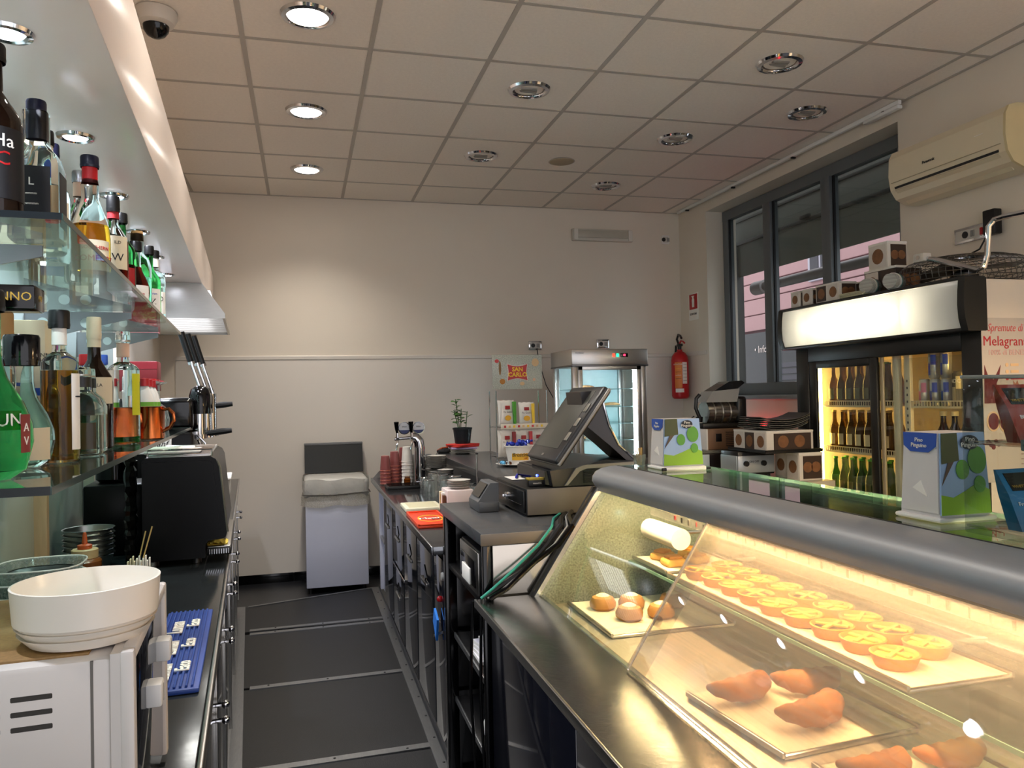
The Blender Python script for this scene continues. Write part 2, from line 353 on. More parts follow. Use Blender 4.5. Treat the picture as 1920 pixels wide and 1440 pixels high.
# extinguisher and its sign on the right wall
t = thing('fire_extinguisher', 'red fire extinguisher hanging on the right wall', 'extinguisher', (XR-.11, 6.62, 1.45))
obj('cylinder', MB().lathe([(.06, 0), (.075, .012), (.08, .03), (.08, .36), (.072, .40), (.05, .43), (.024, .445), (.024, .46)], 24), RED, t)
la = -PI/2-.35
lb = obj('label', MB().patch(.08, .10, .34, la-.75, la+.1, 8), M('extinguisher_label', 'd8803a', .5), t)
text('lettering', 'ESTINTORE', .018, PAPER, lb, bend=(.081, la-.33, .32))
for k, z in enumerate((.28, .25, .22, .19)): text('lettering', 'a polvere', .014, [YEL, INK, PAPER, INK][k], lb, bend=(.081, la-.33, z))
l2 = obj('label', MB().patch(.08, .14, .34, la+.15, la+.75, 6), PAPER, t)
for k in range(6): text('lettering', 'mmmmm', .010, INK, l2, bend=(.081, la+.45, .32-.03*k))
obj('lower_label', MB().patch(.08, .06, .095, la-.7, la+.3, 6), PAPER, t)
obj('valve', MB().cyl((0, 0, .455), (0, 0, .50), .018).rbox(-.02, .02, -.03, .02, .49, .515, .004), BLACK, t)
obj('handle', MB().tube([(0, .0, .515), (0, -.03, .54), (0, -.075, .53), (0, -.10, .515)], .008), RED, t)
obj('hose', MB().tube([(0, .01, .50), (0, .05, .56), (-.01, .0, .60), (-.02, -.06, .585), (-.03, -.10, .56)][::-1]+[(.0, .07, .50), (0, .085, .40), (0, .088, .2)], .011), BLACK, t)
t = thing('safety_sign', 'small red and white extinguisher sign on the right wall', 'sign', (XR, 6.53, 2.30))
pl_ = obj('panel', MB().rbox(-.004, 0, -.09, .09, -.12, .13, .001), PAPER, t)
obj('red_field', MB().rbox(-.006, -.003, -.075, .075, -.02, .12, .001), RED, t)
obj('pictogram', MB().prism([(-.02, .0), (.02, .0), (.022, .07), (.01, .085), (.03, .105), (-.02, .105), (-.01, .085), (-.022, .07)], 'x', -.008, -.005), PAPER, t)
text('lettering', 'ESTINTORE', .026, INK, t, (-.006, 0, -.065), (PI/2, 0, -PI/2))
# ------------------------------------------------------------------ outside the window
PINK = M('pink_plaster', 'c49a9e', .8, noise=.06)
t = thing('facade', 'pink plastered building with grooved courses across the street', 'building', (6.6, 8, 0))
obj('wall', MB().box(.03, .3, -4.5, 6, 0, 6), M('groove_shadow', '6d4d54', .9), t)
cs = MB().rbox(0, .05, -4.5, 6, 0, .225, .006, 1).mesh('course', PINK)
for k in range(16): o = link('course', cs, t); o.location = (0, 0, 2.42+.24*k)
fwn = obj('window', MB().rbox(-.05, .02, .50, 1.0, 2.95, 3.55, .01), M('white_casing', 'c9c2d2', .6), t)
for y in (.55, .77): obj('pane', MB().box(-.06, -.045, y, y+.17, 3.0, 3.5), M('dark_pane', '3c3844', .15), fwn)
obj('shop_front', MB().rbox(-.06, .02, -4.5, 6, 0, 2.38, .02), M('dark_shop_front', '2a2730', .3), t)
for k in range(8): obj('shutter_slat', MB().rbox(-.075, -.05, 1.2, 1.85, 1.2+.09*k, 1.27+.09*k, .006, 1), M('slat_grey', '4d4854', .5), t)
text('lettering', '• Info Point', .15, M('sign_white', 'f0dcd8', .5), t, (-.065, 1.95, 2.12), (PI/2, 0, -PI/2), align='CENTER')
AW = M('awning_grey', '7c807e', .8, noise=.05)
t = thing('shop_awning', 'grey lowered outdoor blind with cassette seen through the window', 'awning', (4.05, 5.2, 2.6))
obj('blind', MB().rbox(0, .02, -1.9, 1.9, 0, .9, .004), AW, t)
obj('hem_bar', MB().rbox(-.012, .03, -1.9, 1.9, .30, .335, .006), M('awning_dark', '3e4140', .6), t)
obj('seam', MB().rbox(-.010, .02, -1.9, 1.9, .52, .545, .004), M('awning_dark2', '484b4a', .6), t)
obj('bracket', MB().rbox(-.03, .0, .30, .42, .33, .36, .006), M('awning_dark', '3e4140', .6), t)
obj('roller_bar', MB().cyl((.2, -1.9, -.10), (.2, 1.35, -.10), .045, 18), M('bar_grey', '8a8688', .4, .3), t)
obj('bar_end', MB().cyl((.2, 1.28, -.10), (.2, 1.45, -.10), .065, 18), M('bar_end_white', 'b9b4b6', .5), t)
obj('side_post', MB().rbox(-.02, .06, 1.42, 1.75, -1.8, .3, .01), M('awning_post', '45484a', .6), t)
t = thing('red_parasol', 'red fabric of a parasol glimpsed in the street', 'parasol', (5.0, 6.05, 0))
obj('canopy', MB().lathe([(.42, 2.18), (.3, 2.24), (.15, 2.30), (.001, 2.34)], 8, cap=False), M('red_fabric', 'd0202c', .7), t)
obj('pole', MB().cyl((0, 0, 0), (0, 0, 2.34), .025), GREYF, t)
# ================================================================== floor boards of the bar aisle
def board(pts, name='floor_board', z0=.0, z1=.024, mat=RUBBER): return obj(name, MB().prism(pts, 'z', z0, z1), mat, floor)
def xl(y, v=-.06):  # x of the left counter front at depth y
    u = (y-v*math.sin(ALPHA))/math.cos(ALPHA); return -u*math.sin(ALPHA)+v*math.cos(ALPHA)
ROWS = [(6.20, 5.30), (5.24, 4.27), (4.24, 3.32), (3.29, 2.3), (2.27, 1.2), (1.17, 0)]
for y1, y0 in ROWS: board([(xl(y1), y1-.24*(y1 > 6) if False else y1), (.51, y1), (.51, y0), (xl(y0), y0)] if y1 < 6 else [(xl(5.93), 5.93), (.51, 6.20), (.51, y0), (xl(y0), y0)])
for y in (5.32, 5.235, 4.255, 3.305, 2.285, 1.185):
    b_ = board([(xl(y)+.04, y-.024), (.50, y-.004), (.50, y+.040), (xl(y)+.04, y+.020)], 'metal_strip', .0, .029, ALU)
    for k in range(3):
        x = -.2+.3*k; obj('screw', MB().lathe([(.006, .029), (.005, .031), (.001, .032)], 8, (x, y+.009, 0), cap=False), INK, b_)
b_ = board([(.50, 0), (.56, 0), (.545, 6.2), (.49, 6.2)], 'metal_strip', .0, .031, ALU)
for k in range(14): obj('screw', MB().lathe([(.006, .031), (.005, .033), (.001, .034)], 8, (.525, 2.9+.24*k, 0), cap=False), INK, b_)
board([(.56, 0), (.60, 0), (.60, 6.2), (.545, 6.2)], 'metal_strip', .0, .05, M('dark_steel_kick', '5c5e62', .3, 1))
board([(xl(0, -.13), 0), (xl(0, -.05), 0), (xl(5.93, -.05), 5.93), (xl(5.93, -.13), 5.93)], 'metal_strip', .0, .032, ALU)
board([(xl(5.93)+.03, 5.92), (.50, 6.19), (.50, 6.215), (xl(5.93)+.03, 5.945)], 'metal_strip', .0, .029, ALU)
# ================================================================== left side: wall, canopy, hood, shelves (frame: x = v, y = u)
lstruct('wall_left', MB().box(-.80, -.68, -1.2, 6.9, 0, 3.5), WHITE, 'wall behind the bottle shelves')
lstruct('trim_3', MB().rbox(-.68, -.655, -.8, 4.4, .94, 2.235, .003), M('aqua_glass_panel', 'bfd6d2', .12, noise=.08, scale=2), 'pale aqua glass splashback behind the bottles')
CANOPY = M('cream_gloss_laminate', 'f2e2d6', .2, noise=.03, scale=3, bump=.03, bscale=90)
cn = thing('bar_canopy', 'long glossy cream canopy with spotlights hanging over the bottle shelves', 'canopy', (0, 0, 0), ALPHA)
obj('box', MB().rbox(-.68, -.265, -.9, 6.78, 2.235, 2.53, .003), CANOPY, cn)
SPOTE = EM('spot_led', 'e6ecff', 22)
for k, uu_ in enumerate((1.11, 1.732, 2.361, 3.0, 3.61, 4.21, 4.78)):
    l = 'spotlight in the cream canopy, out of view behind' if k < 1 else 'bluish canopy spotlight, %s from the camera in the row' % ORD[k-1]
    t = lroot('canopy_spotlight', l, 'spotlight', uu_, -.437, 2.235, 'spotlights in the canopy')
    obj('ring', MB().lathe([(.030, -.002), (.046, -.002), (.048, 0), (.045, -.007), (.036, -.009), (.030, -.004)], 28, cap=False), CHROME, t)
    obj('lamp', MB().lathe([(.031, -.003), (.028, -.006), (.001, -.007)], 24, cap=False), SPOTE, t)
    light('spot_lamp', 'SPOT', (0, 0, -.02), SPOT_W, (.84, .88, 1), t, spot_size=math.radians(130), spot_blend=.8, shadow_soft_size=.03)
# hood
hd = lroot('extractor_hood', 'stainless extractor hood hanging at the far end of the canopy', 'hood', 5.7, -.42, 2.02)
HL = .62
obj('shell', MB().prism([(-.25, .215), (.155, .215), (.285, .03), (.285, 0), (.27, 0), (.27, .026), (.148, .2), (-.235, .2), (-.235, 0), (-.25, 0)], 'y', -HL, HL), STEEL, hd)
for s in (-1, 1): obj('end_panel', MB().prism([(-.25, .214), (.155, .214), (.284, .03), (.284, 0), (-.25, 0)], 'y', s*HL-.004, s*HL+.004), STEEL, hd)
sl = MB().rbox(-.235, .27, 0, .035, .012, .016, .001, 1).mesh('filter_slat', M('filter_steel', 'd4d0c8', .3, .6))
for k in range(22): o = link('filter_slat', sl, hd); o.location = (0, -HL+.02+.055*k, 0); o.rotation_euler = (math.radians(20), 0, 0)
obj('lamp', MB().rbox(-.2, .2, -HL+.03, HL-.03, .17, .175, .002), EM('hood_lamp', 'f4f6ff', 2.2), hd)
# glass shelves
def shelf(label, z, u0_, u1_, vf, vb, over=.0):
    t = lroot('glass_shelf', label, 'shelf', u0_, 0, z, 'glass bottle shelves')
    L = u1_-u0_
    obj('pane', MB().box(vb+.002, vf-.002, .002, L-.002, .0005, .0095), SHELFG, t)
    obj('front_edge', MB().box(vf-.002, vf, 0, L, 0, .01), EDGEG, t)
    obj('end_edge', MB().box(vb, vf-.002, 0, .0025, 0, .011), M('dark_glass_edge', '10161a', .15), t)
    obj('end_edge', MB().box(vb, vf-.002, L-.002, L, 0, .01), EDGEG, t)
    for y in (.45, 1.45, L-.12):
        if z > 1.5: continue
        b_ = obj('bracket', MB().prism([(-.655, -.004), (vf-.1, -.004), (vf-.1, -.012), (-.655, -.09)], 'y', y, y+.006), STEEL, t)
    return t
shelf('upper green-edged glass shelf crowded with bottles', 1.80, 1.391, 3.634, -.276, -.612)
shelf('lower green-edged glass shelf carrying liqueur bottles and copper mugs', 1.395, 1.09, 3.48, -.232, -.612)
PSTEEL = M('perforated_steel', '8a8d90', .3, 1, noise=.1)
for k, (uu_, l) in enumerate(((1.62, 'tapered steel bracket under the upper shelf at its near end'), (2.75, 'perforated steel bracket under the middle of the upper shelf'), (3.52, 'perforated steel bracket at the far end of the upper shelf'))):
    t = lroot('shelf_bracket', l, 'bracket', uu_, -.655, 1.799, 'shelf brackets')
    a = obj('arm', MB().prism([(0, 0), (.30, 0), (.30, -.02), (.24, -.035), (0, -.10)], 'y', -.003, .003), PSTEEL, t)
    for x in (.05, .11, .17): obj('hole', MB().cyl((x, -.0045, -.035), (x, .0045, -.035), .016, 14), M('hole_pale', 'b8c4c4', .4), a)
t = lroot('shelf_upright', 'pale wooden upright with a red foot behind the lower shelf', 'post', 2.85, -.638, .93)
obj('post', MB().rbox(-.02, .02, -.015, .015, .05, 1.28, .003), M('pale_wood', 'c8ae88', .5, noise=.15, scale=10, stretch=(10, 10, 1)), t)
obj('foot', MB().lathe([(.032, 0), (.034, .03), (.030, .05)], 16), M('maroon', '5e1218', .4), t)
t = lroot('shelf_upright', 'white upright post holding the shelves near their far end', 'post', 3.60, -.63, .93)
obj('post', MB().rbox(-.02, .02, -.015, .015, .01, 1.28, .003), M('white_post', 'c9c6b4', .5), t)
obj('foot', MB().rbox(-.03, .03, -.025, .025, 0, .01, .002), STEEL, t)
# ================================================================== left counter
DARKTOP = M('dark_worktop', '3c4246', .14, .65, noise=.3, scale=7, bump=.03, bscale=40)
ct = lroot('back_worktop', 'dark polished worktop along the left wall', 'worktop', 3.0, 0, .90)
obj('slab', MB().rbox(-.675, -.088, -2.9, 3.2, 0, .03, .003), DARKTOP, ct)
obj('front_trim', MB().rbox(-.088, -.078, -2.9, 3.2, -.001, .031, .003), STEEL, ct)
uc = [(.1, .8), (.8, 1.5), (1.5, 2.2), (2.2, 2.9), (2.9, 3.6), (3.6, 4.3), (4.3, 5.0), (5.0, 5.9)]
for k, (a, b_) in enumerate(uc):
    t = lroot('base_cabinet', 'dark glossy cabinet under the left worktop, %s from the camera' % ORD[k], 'cabinet', a, 0, .028, 'cabinets under the left worktop')
    W = b_-a
    obj('carcass', MB().rbox(-.66, -.115, .002, W-.002, .06, .866, .003), BLACK, t)
    d = obj('door', MB().rbox(-.113, -.095, .006, W-.006, .07, .855, .005), NAVY, t)
    obj('door_edge', MB().rbox(-.098, -.091, W-.012, W-.004, .07, .855, .002), STEEL, d)
    for zz in (.70, .66): obj('knob', MB().cyl((-.095, W-.05, zz), (-.075, W-.05, zz), .006, 10).ball((-.07, W-.05, zz), .011), CHROME, d)
    obj('plinth', MB().box(-.64, -.15, .002, W-.002, 0, .06), INK, t)
# ================================================================== bottles
def prof(kind, r, h):
    n = r*.36
    P = {'std': [(r*.9, 0), (r, .02*h), (r, .56*h), (r*.93, .61*h), (r*.6, .69*h), (n, .75*h), (n*.9, .93*h), (n, .94*h), (n, h)],
         'tall': [(r*.9, 0), (r, .015*h), (r, .68*h), (r*.8, .715*h), (n*1.1, .75*h), (n, .78*h), (n, h)],
         'wine': [(r*.9, 0), (r, .015*h), (r, .53*h), (r*.92, .58*h), (r*.6, .65*h), (n*1.05, .71*h), (n*.95, .8*h), (n*.95, h)],
         'round': [(r*.55, 0), (r*.85, .05*h), (r, .2*h), (r*.98, .3*h), (r*.8, .42*h), (r*.5, .55*h), (n*1.1, .63*h), (n, .7*h), (n, h)],
         'bulb': [(r*.8, 0), (r, .03*h), (r, .33*h), (r*.9, .45*h), (r*.62, .58*h), (n*1.2, .66*h), (n*1.25, .78*h), (n, .86*h), (n, h)],
         'short': [(r*.92, 0), (r, .02*h), (r, .57*h), (r*.86, .66*h), (r*.5, .74*h), (n*1.3, .78*h), (n*1.3, h)],
         'cone': [(r*.9, 0), (r, .02*h), (r*.93, .5*h), (r*.6, .75*h), (n, .88*h), (n, h)]}
    return P[kind]
def clip(p, top, sc):
    out = []
    for (a, b), (c, d) in zip(p, p[1:]):
        if b >= top: break
        out.append((a*sc, b))
        if d > top: t = (top-b)/(d-b); out.append(((a+(c-a)*t)*sc, top)); break
    return out
def bottle(label, u, v, z, h, r, kind='std', glass=CLEARG, liquid=None, level=.5, cap=BLACK, caph=.03, capr=None, labels=(), sq=2, rz=0, group=None, foil=None, n=24):
    t = lroot('bottle', label, 'bottle', u, v, z, group, rz)
    p = prof(kind, r, h-caph*.3); neck = p[-1][0]
    obj('glass', MB().lathe(p, n, sq=sq, rot=PI/n if sq != 2 else 0), glass, t)
    if liquid:
        q = clip(p, level*h, .95); q = [(a, b+.004 if b < .004 else b) for a, b in q]
        obj('liquid', MB().lathe(q, n, sq=sq, rot=PI/n if sq != 2 else 0), liquid, t)
    cr = capr or neck*1.25
    c_ = obj('cap', MB().lathe([(cr, h-caph), (cr*1.02, h-caph*.9), (cr*1.02, h-.004), (cr*.94, h), (.001, h)], 18, cap=False), cap, t)
    obj('cap_ring', MB().lathe([(cr*1.03, h-caph*.88), (cr*1.05, h-caph*.8), (cr*1.03, h-caph*.72)], 18, cap=False), cap if cap is not CLEARG else STEEL, c_)
    if foil: obj('neck_sleeve', MB().lathe([(neck*1.12, h*.77), (neck*1.1, h-caph)], 18, cap=False), foil, t)
    for L in labels:
        z0, z1, mat, half, ang = L[:5]
        zm = (z0+z1)/2*h; R = r
        for (a, b), (c, d) in zip(p, p[1:]):
            if b <= zm <= d and d > b: R = a+(c-a)*(zm-b)/(d-b)
        lo = obj('label', MB().patch(R, z0*h, z1*h, ang-half, ang+half, 10, sq=sq), mat, t)
        for (s, size, tm, dz) in L[5:]: text('lettering', s, size, tm, lo, bend=(R*(1 if sq == 2 else 1.02), ang, zm+dz*h))
    return t
def liq(name, col, tr=.85): return M(name, col, .02, noise=0, trans=tr, ior=1.2)
AMBER = liq('amber_liquor', 'f2a83a'); GOLDL = liq('golden_liquor', 'f0b030'); REDL = liq('red_liquor', '7a1408'); COLA = liq('dark_liquor', '2a0d06', .5); GREENL = liq('green_liquor', '0c8a2c'); CLEARL = liq('clear_liquor', 'e8efe6', .95)
CREML = M('cream_label', 'd9ccae', .6); REDLB = M('red_label', '9a1a20', .5); BLKLB = M('black_label', '121216', .4); SILVER = M('silver_foil', 'b9bac0', .25, .9); CORK = M('cork', 'b08a58', .8); PINKLB = M('blush_label', 'd9b49a', .6)
NAVYC = M('navy_cap', '14162c', .3); REDC = M('red_cap', 'b01a24', .35); TAXB = M('tax_strip', 'c8b8b0', .7); BEIGE = M('beige_label', 'cfae84', .6)
FA = -1.15   # labels face the aisle and the camera
GU = 'bottles on the upper glass shelf'; GLo = 'bottles on the lower glass shelf'
zu = 1.811
UB = [
 dict(label='tall dark bottle with red and white lettering at the left picture edge', u=1.47, v=-.392, h=.29, r=.042, kind='std', glass=BROWNG, cap=BLACK, labels=[(.1, .5, BLKLB, 1.2, -1.0, ('Ha', .03, PAPER, .12), ('C', .032, RED, .02))]),
 dict(label='clear bottle with round beige seal behind the square black-labelled one', u=1.63, v=-.46, h=.255, r=.04, kind='round', liquid=CLEARL, cap=NAVYC, caph=.05, labels=[(.14, .42, BEIGE, .55, -1.1)]),
 dict(label='square clear bottle with black label and tall navy cap on the upper shelf', u=1.66, v=-.372, h=.268, r=.043, kind='short', cap=NAVYC, caph=.075, capr=.017, sq=6, labels=[(.08, .5, BLKLB, .62, -PI/2, ('L', .02, PAPER, .1), ('mmmm', .006, PAPER, .02), ('mmmmm', .006, PAPER, -.05)), (.1, .48, BLKLB, .6, 0)]),
 dict(label='clear bottle with black cap and yellow neck label behind the navy-capped one', u=1.78, v=-.385, h=.25, r=.038, cap=BLACK, caph=.03, liquid=CLEARL, foil=CREML, labels=[(.1, .5, BEIGE, .8, FA, ('J', .03, INK, 0))]),
 dict(label='clear bottle with dark cap and tax strip in the second upper row', u=1.90, v=-.40, h=.26, r=.038, cap=NAVYC, foil=TAXB, labels=[(.12, .5, CREML, .8, FA)]),
 dict(label='half-full golden liqueur bottle with cream label and red lettering', u=2.06, v=-.352, h=.285, r=.043, kind='bulb', liquid=GOLDL, level=.42, cap=NAVYC, caph=.028, capr=.02, foil=RED, labels=[(.03, .28, CREML, .8, FA, ('SOUTHERN', .012, REDC, .06), ('COMFORT', .02, REDC, -.03))]),
 dict(label='clear bottle with pink neck band behind the golden liqueur', u=2.20, v=-.40, h=.285, r=.036, cap=SILVER, foil=PINKLB, labels=[(.1, .5, PINKLB, .8, FA)]),
 dict(label='dark-capped bottle with crimson neck band and cream label reading W', u=2.42, v=-.356, h=.28, r=.038, liquid=REDL, level=.55, cap=BLACK, caph=.045, foil=REDLB, labels=[(.25, .58, CREML, .8, FA, ('W', .03, INK, -.05), ('ILD', .012, INK, .1))]),
 dict(label='slim green glass bottle beside the crimson-banded one', u=2.52, v=-.35, h=.255, r=.038, glass=GREENG, liquid=REDL, level=.4, cap=BLACK, labels=[(.1, .36, REDLB, .8, FA)]),
 dict(label='small bottle with black cap half hidden behind the green bottle', u=2.64, v=-.425, h=.265, r=.034, glass=BROWNG, cap=BLACK, labels=[(.1, .5, PAPER, .8, FA, ('mm', .014, RED, .05))]),
 dict(label='dark red bitters bottle with white label on the upper shelf', u=2.66, v=-.33, h=.20, r=.04, kind='round', liquid=REDL, level=.6, cap=BLACK, labels=[(.04, .3, PAPER, .8, FA, ('mmm', .012, RED, 0))]),
 dict(label='clear bottle with wooden stopper and green contents', u=2.82, v=-.345, h=.265, r=.043, kind='short', liquid=liq('mint_liquor', '8fe0b0'), level=.42, cap=CORK, caph=.03, capr=.019),
 dict(label='green bottle with steel pourer behind the stoppered one', u=2.98, v=-.365, h=.27, r=.038, kind='wine', glass=GREENG, cap=CHROME, caph=.05, capr=.007, labels=[(.08, .4, CREML, .8, FA, ('S', .02, INK, .05))]),
 dict(label='green glass bottle with white label near the far upper shelf end', u=3.06, v=-.335, h=.262, r=.038, kind='wine', glass=GREENG, cap=BLACK, caph=.032, labels=[(.08, .4, PAPER, .8, FA, ('mmm', .012, BLUE, .09), ('Z', .03, INK, -.02))]),
 dict(label='clear vodka-like bottle with white label reading MO at the shelf end', u=3.22, v=-.335, h=.275, r=.038, kind='tall', liquid=CLEARL, cap=BLACK, caph=.03, capr=.018, foil=PAPER, labels=[(.12, .42, PAPER, .9, FA, ('MO', .026, INK, .05))]),
 dict(label='clear bottle with black cap in the back row at the shelf end', u=3.38, v=-.38, h=.27, r=.038, kind='tall', cap=BLACK, caph=.03, capr=.018, labels=[(.15, .5, PAPER, .9, FA)]),
 dict(label='brown rum bottle in the back row of the upper shelf', u=1.98, v=-.50, h=.27, r=.04, glass=BROWNG, cap=BLACK, labels=[(.12, .45, CREML, .8, FA)]),
 dict(label='clear gin bottle in the back row of the upper shelf', u=2.32, v=-.49, h=.26, r=.04, liquid=CLEARL, cap=SILVER, labels=[(.12, .45, BLUE, .8, FA)]),
 dict(label='amber whisky bottle in the back row of the upper shelf', u=2.74, v=-.49, h=.27, r=.04, liquid=AMBER, level=.5, cap=BLACK, labels=[(.12, .45, CREML, .8, FA)]),
]
for b_ in UB: bottle(z=zu, group=GU, **b_)
zl = 1.406
LB = [
 dict(label='squat green bottle with white diagonal lettering at the left edge', u=1.235, v=-.345, h=.26, r=.060, kind='round', glass=GREENG, cap=BLACK, labels=[(.14, .34, M('maroon_seal', '7c2a2a', .5), .16, -.35, ('A', .016, PAPER, .03), ('V', .016, PAPER, -.04)), (.26, .36, GREENG, .3, -.75, ('UN', .024, PAPER, 0))]),
 dict(label='square almond liqueur bottle with big black cap and gold lettering', u=1.335, v=-.425, h=.24, r=.05, kind='short', liquid=None, cap=BLACKG, caph=.045, capr=.034, sq=5, foil=GOLD, labels=[(.1, .5, TAXB, .5, FA)]),
 dict(label='clear pear-shaped bottle with a black pouring cap', u=1.452, v=-.350, h=.215, r=.046, kind='round', liquid=CLEARL, level=.2, cap=BLACKG, caph=.05, capr=.026, labels=[(.06, .3, CREML, .6, -1.0)]),
 dict(label='tall bottle full of amber spirit with white side label', u=1.56, v=-.318, h=.268, r=.030, kind='tall', liquid=AMBER, level=.6, cap=BLACK, caph=.032, capr=.017, foil=PAPER, labels=[(.08, .58, PAPER, .55, -.2, ('mmmm', .006, INK, .1))]),
 dict(label='grey-capped bottle standing behind the amber one', u=1.70, v=-.46, h=.28, r=.035, liquid=CLEARL, cap=SILVER, caph=.04, capr=.02, foil=PAPER),
 dict(label='cork-topped bottle with white neck label behind the almond liqueur', u=1.62, v=-.42, h=.27, r=.035, liquid=CLEARL, cap=CORK, caph=.05, capr=.017, foil=PAPER),
 dict(label='dark amaro bottle behind the square liqueur bottle', u=1.51, v=-.475, h=.28, r=.038, glass=BROWNG, cap=BLACK, labels=[(.3, .6, REDLB, .8, FA)]),
 dict(label='short clear faceted bottle with glass stopper, nearer of the pair', u=1.74, v=-.318, h=.175, r=.038, kind='short', liquid=CLEARL, level=.45, cap=CLEARG, caph=.02, capr=.018, foil=BLACK, sq=4),
 dict(label='short clear faceted bottle with glass stopper, farther of the pair', u=1.83, v=-.325, h=.175, r=.038, kind='short', liquid=CLEARL, level=.45, cap=CLEARG, caph=.02, capr=.018, foil=BLACK, sq=4, labels=[(.05, .35, PINKLB, .4, FA)]),
 dict(label='dark wine-shaped bottle with blank cream label', u=1.97, v=-.332, h=.298, r=.038, kind='wine', glass=BROWNG, liquid=COLA, level=.5, cap=CREML, caph=.05, capr=.015, foil=CREML, labels=[(.34, .54, CREML, .9, FA, ('LA', .010, INK, .04))]),
 dict(label='big clear bottle with green base and yellow fruit label', u=2.20, v=-.305, h=.285, r=.038, kind='tall', liquid=GREENL, level=.06, cap=CLEARG, caph=.03, foil=PINKLB, labels=[(.25, .62, M('lime_label', 'c8c81e', .5), .4, -.5), (.3, .55, M('label_dark', '1e3020', .5), .12, -.05)]),
 dict(label='clear bottle with white label behind the big green-based one', u=2.06, v=-.43, h=.26, r=.036, liquid=CLEARL, cap=RED, labels=[(.15, .5, PAPER, .8, FA)]),
 dict(label='clear bottle with red cap behind the copper mugs', u=2.42, v=-.43, h=.24, r=.036, liquid=CLEARL, cap=RED, labels=[(.15, .5, PAPER, .8, FA)]),
 dict(label='clear bottle with blue cap behind the copper mugs', u=2.62, v=-.42, h=.25, r=.034, liquid=CLEARL, cap=BLUE, labels=[(.15, .5, SILVER, .8, FA)]),
]
for b_ in LB: bottle(z=zl, group=GLo, **b_)
# gold lettering on the square cap
t = lroot('bottle_box', 'black gift box with gold lettering lying on the lower shelf edge', 'box', 1.325, -.345, zl+.2405)
bx_ = obj('box', MB().rbox(-.075, .05, -.03, .03, 0, .036, .003), BLACKG, t)
text('lettering', 'DISARONNO', .018, GOLD, bx_, (.047, -.0312, .018), (PI/2, 0, 0), align='RIGHT')
text('lettering', 'VV', .013, GOLD, bx_, (.0512, 0, .018), (PI/2, 0, PI/2))
t = lroot('carton', 'pale cream spirit carton with small dark lettering behind the amber bottle', 'carton', 1.80, -.425, zl)
cb = obj('box', MB().rbox(-.042, .042, -.042, .042, 0, .27, .002), CREML, t)
text('lettering', 'BLANCHARDON', .011, INK, cb, (0, -.0428, .20), (PI/2, 0, 0)); text('lettering', 'BLANCHARDON', .011, INK, cb, (.0428, 0, .20), (PI/2, 0, PI/2))
obj('band', MB().box(-.0424, .0424, -.0424, .0424, .12, .135), BLUE, t)
# copper mugs
for k, (uu_, vv, l) in enumerate(((2.52, -.275, 'copper mug with curved handle at the end of the lower shelf'), (2.36, -.345, 'copper mug behind the big green-based bottle'), (2.40, -.265, 'copper mug half hidden beside the green-based bottle'))):
    t = lroot('copper_mug', l, 'mug', uu_, vv, zl, 'copper mugs on the lower shelf')
    obj('cup', MB().lathe([(.033, 0), (.036, .003), (.036, .088), (.0375, .091), (.034, .0915), (.033, .006), (.001, .005)], 24, cap=False), COPPER, t)
    obj('handle', MB().tube([(.034*math.cos(a_), .034*math.sin(a_), z_) if False else (x_*math.cos(-.35), x_*math.sin(-.35), z_) for x_, z_, a_ in ((.034, .082, 0), (.052, .084, 0), (.066, .070, 0), (.068, .05, 0), (.055, .03, 0), (.034, .02, 0))], .0045, 8), COPPER, t)
# sauce squeeze packs behind the mugs
for k in range(3):
    t = lroot('squeeze_pouch', ['white pouch with red cap and green band behind the copper mug', 'white pouch with red cap, middle one behind the mugs', 'white pouch with red cap, farthest behind the mugs'][k], 'pouch', 2.66+.13*k, -.31-.004*k, zl, 'pouches behind the copper mugs')
    obj('pouch', MB().lathe([(.026, 0), (.028, .02), (.028, .10), (.022, .13), (.012, .155)], 16, sx=1, sy=.7), WPLAST, t)
    obj('band', MB().lathe([(.0285, .085), (.0282, .105)], 16, sx=1, sy=.72, cap=False), M('lime_green', '6fae3a', .5), t)
    obj('cap', MB().lathe([(.014, .155), (.014, .178), (.001, .18)], 12, cap=False), REDC, t)
# glasses upside down on the upper shelf end
for k in range(3):
    t = lroot('wine_glass', 'upturned stemmed glass under the far upper shelf, %s from the camera' % ORD[k], 'glass', 3.0+.13*k, -.33, zl, 'glasses at the far end of the lower shelf')
    obj('bowl', MB().lathe([(.034, 0), (.038, .04), (.03, .08), (.006, .10)], 18, cap=False), TUMBLER, t)
    s_ = obj('stem', MB().lathe([(.006, .10), (.004, .12), (.004, .17), (.03, .178), (.031, .181)], 14, cap=False), TUMBLER, t)
    obj('liner', MB().lathe([(.020, .1815), (.018, .187), (.001, .188)], 10, cap=False), REDC, t)
# ================================================================== things on the left worktop
ZW = .931
t = lroot('toaster_oven', 'white countertop oven with dark glass door below the stack of plates', 'oven', 1.02, -.135, ZW)
OW = M('oven_white_enamel', 'cfc8c2', .3, noise=.02)
ob = obj('body', MB().rbox(-.36, -.022, 0, .37, .012, .278, .008), OW, t)
for k in range(3):
    for x in (-.178, -.126): obj('vent', MB().rbox(x, x+.042, -.001, .004, .205+.017*k, .211+.017*k, .001, 1), M('vent_dark', '35312d', .6), ob)
obj('seam', MB().box(-.045, -.042, -.0008, .002, .02, .276), M('seam_dark', '6b6660', .6), ob)
fr = obj('front_frame', MB().prism([(-.002, .014), (.368, .014), (.368, .282), (-.002, .282)], 'x', -.024, -.010), OW, t)
obj('frame_edge', MB().rbox(-.014, .002, -.004, .016, .010, .284, .004), OW, t); obj('frame_edge', MB().rbox(-.014, .002, .350, .371, .010, .284, .004), OW, t)
obj('frame_edge', MB().rbox(-.014, .002, .016, .35, .268, .284, .004), OW, t)
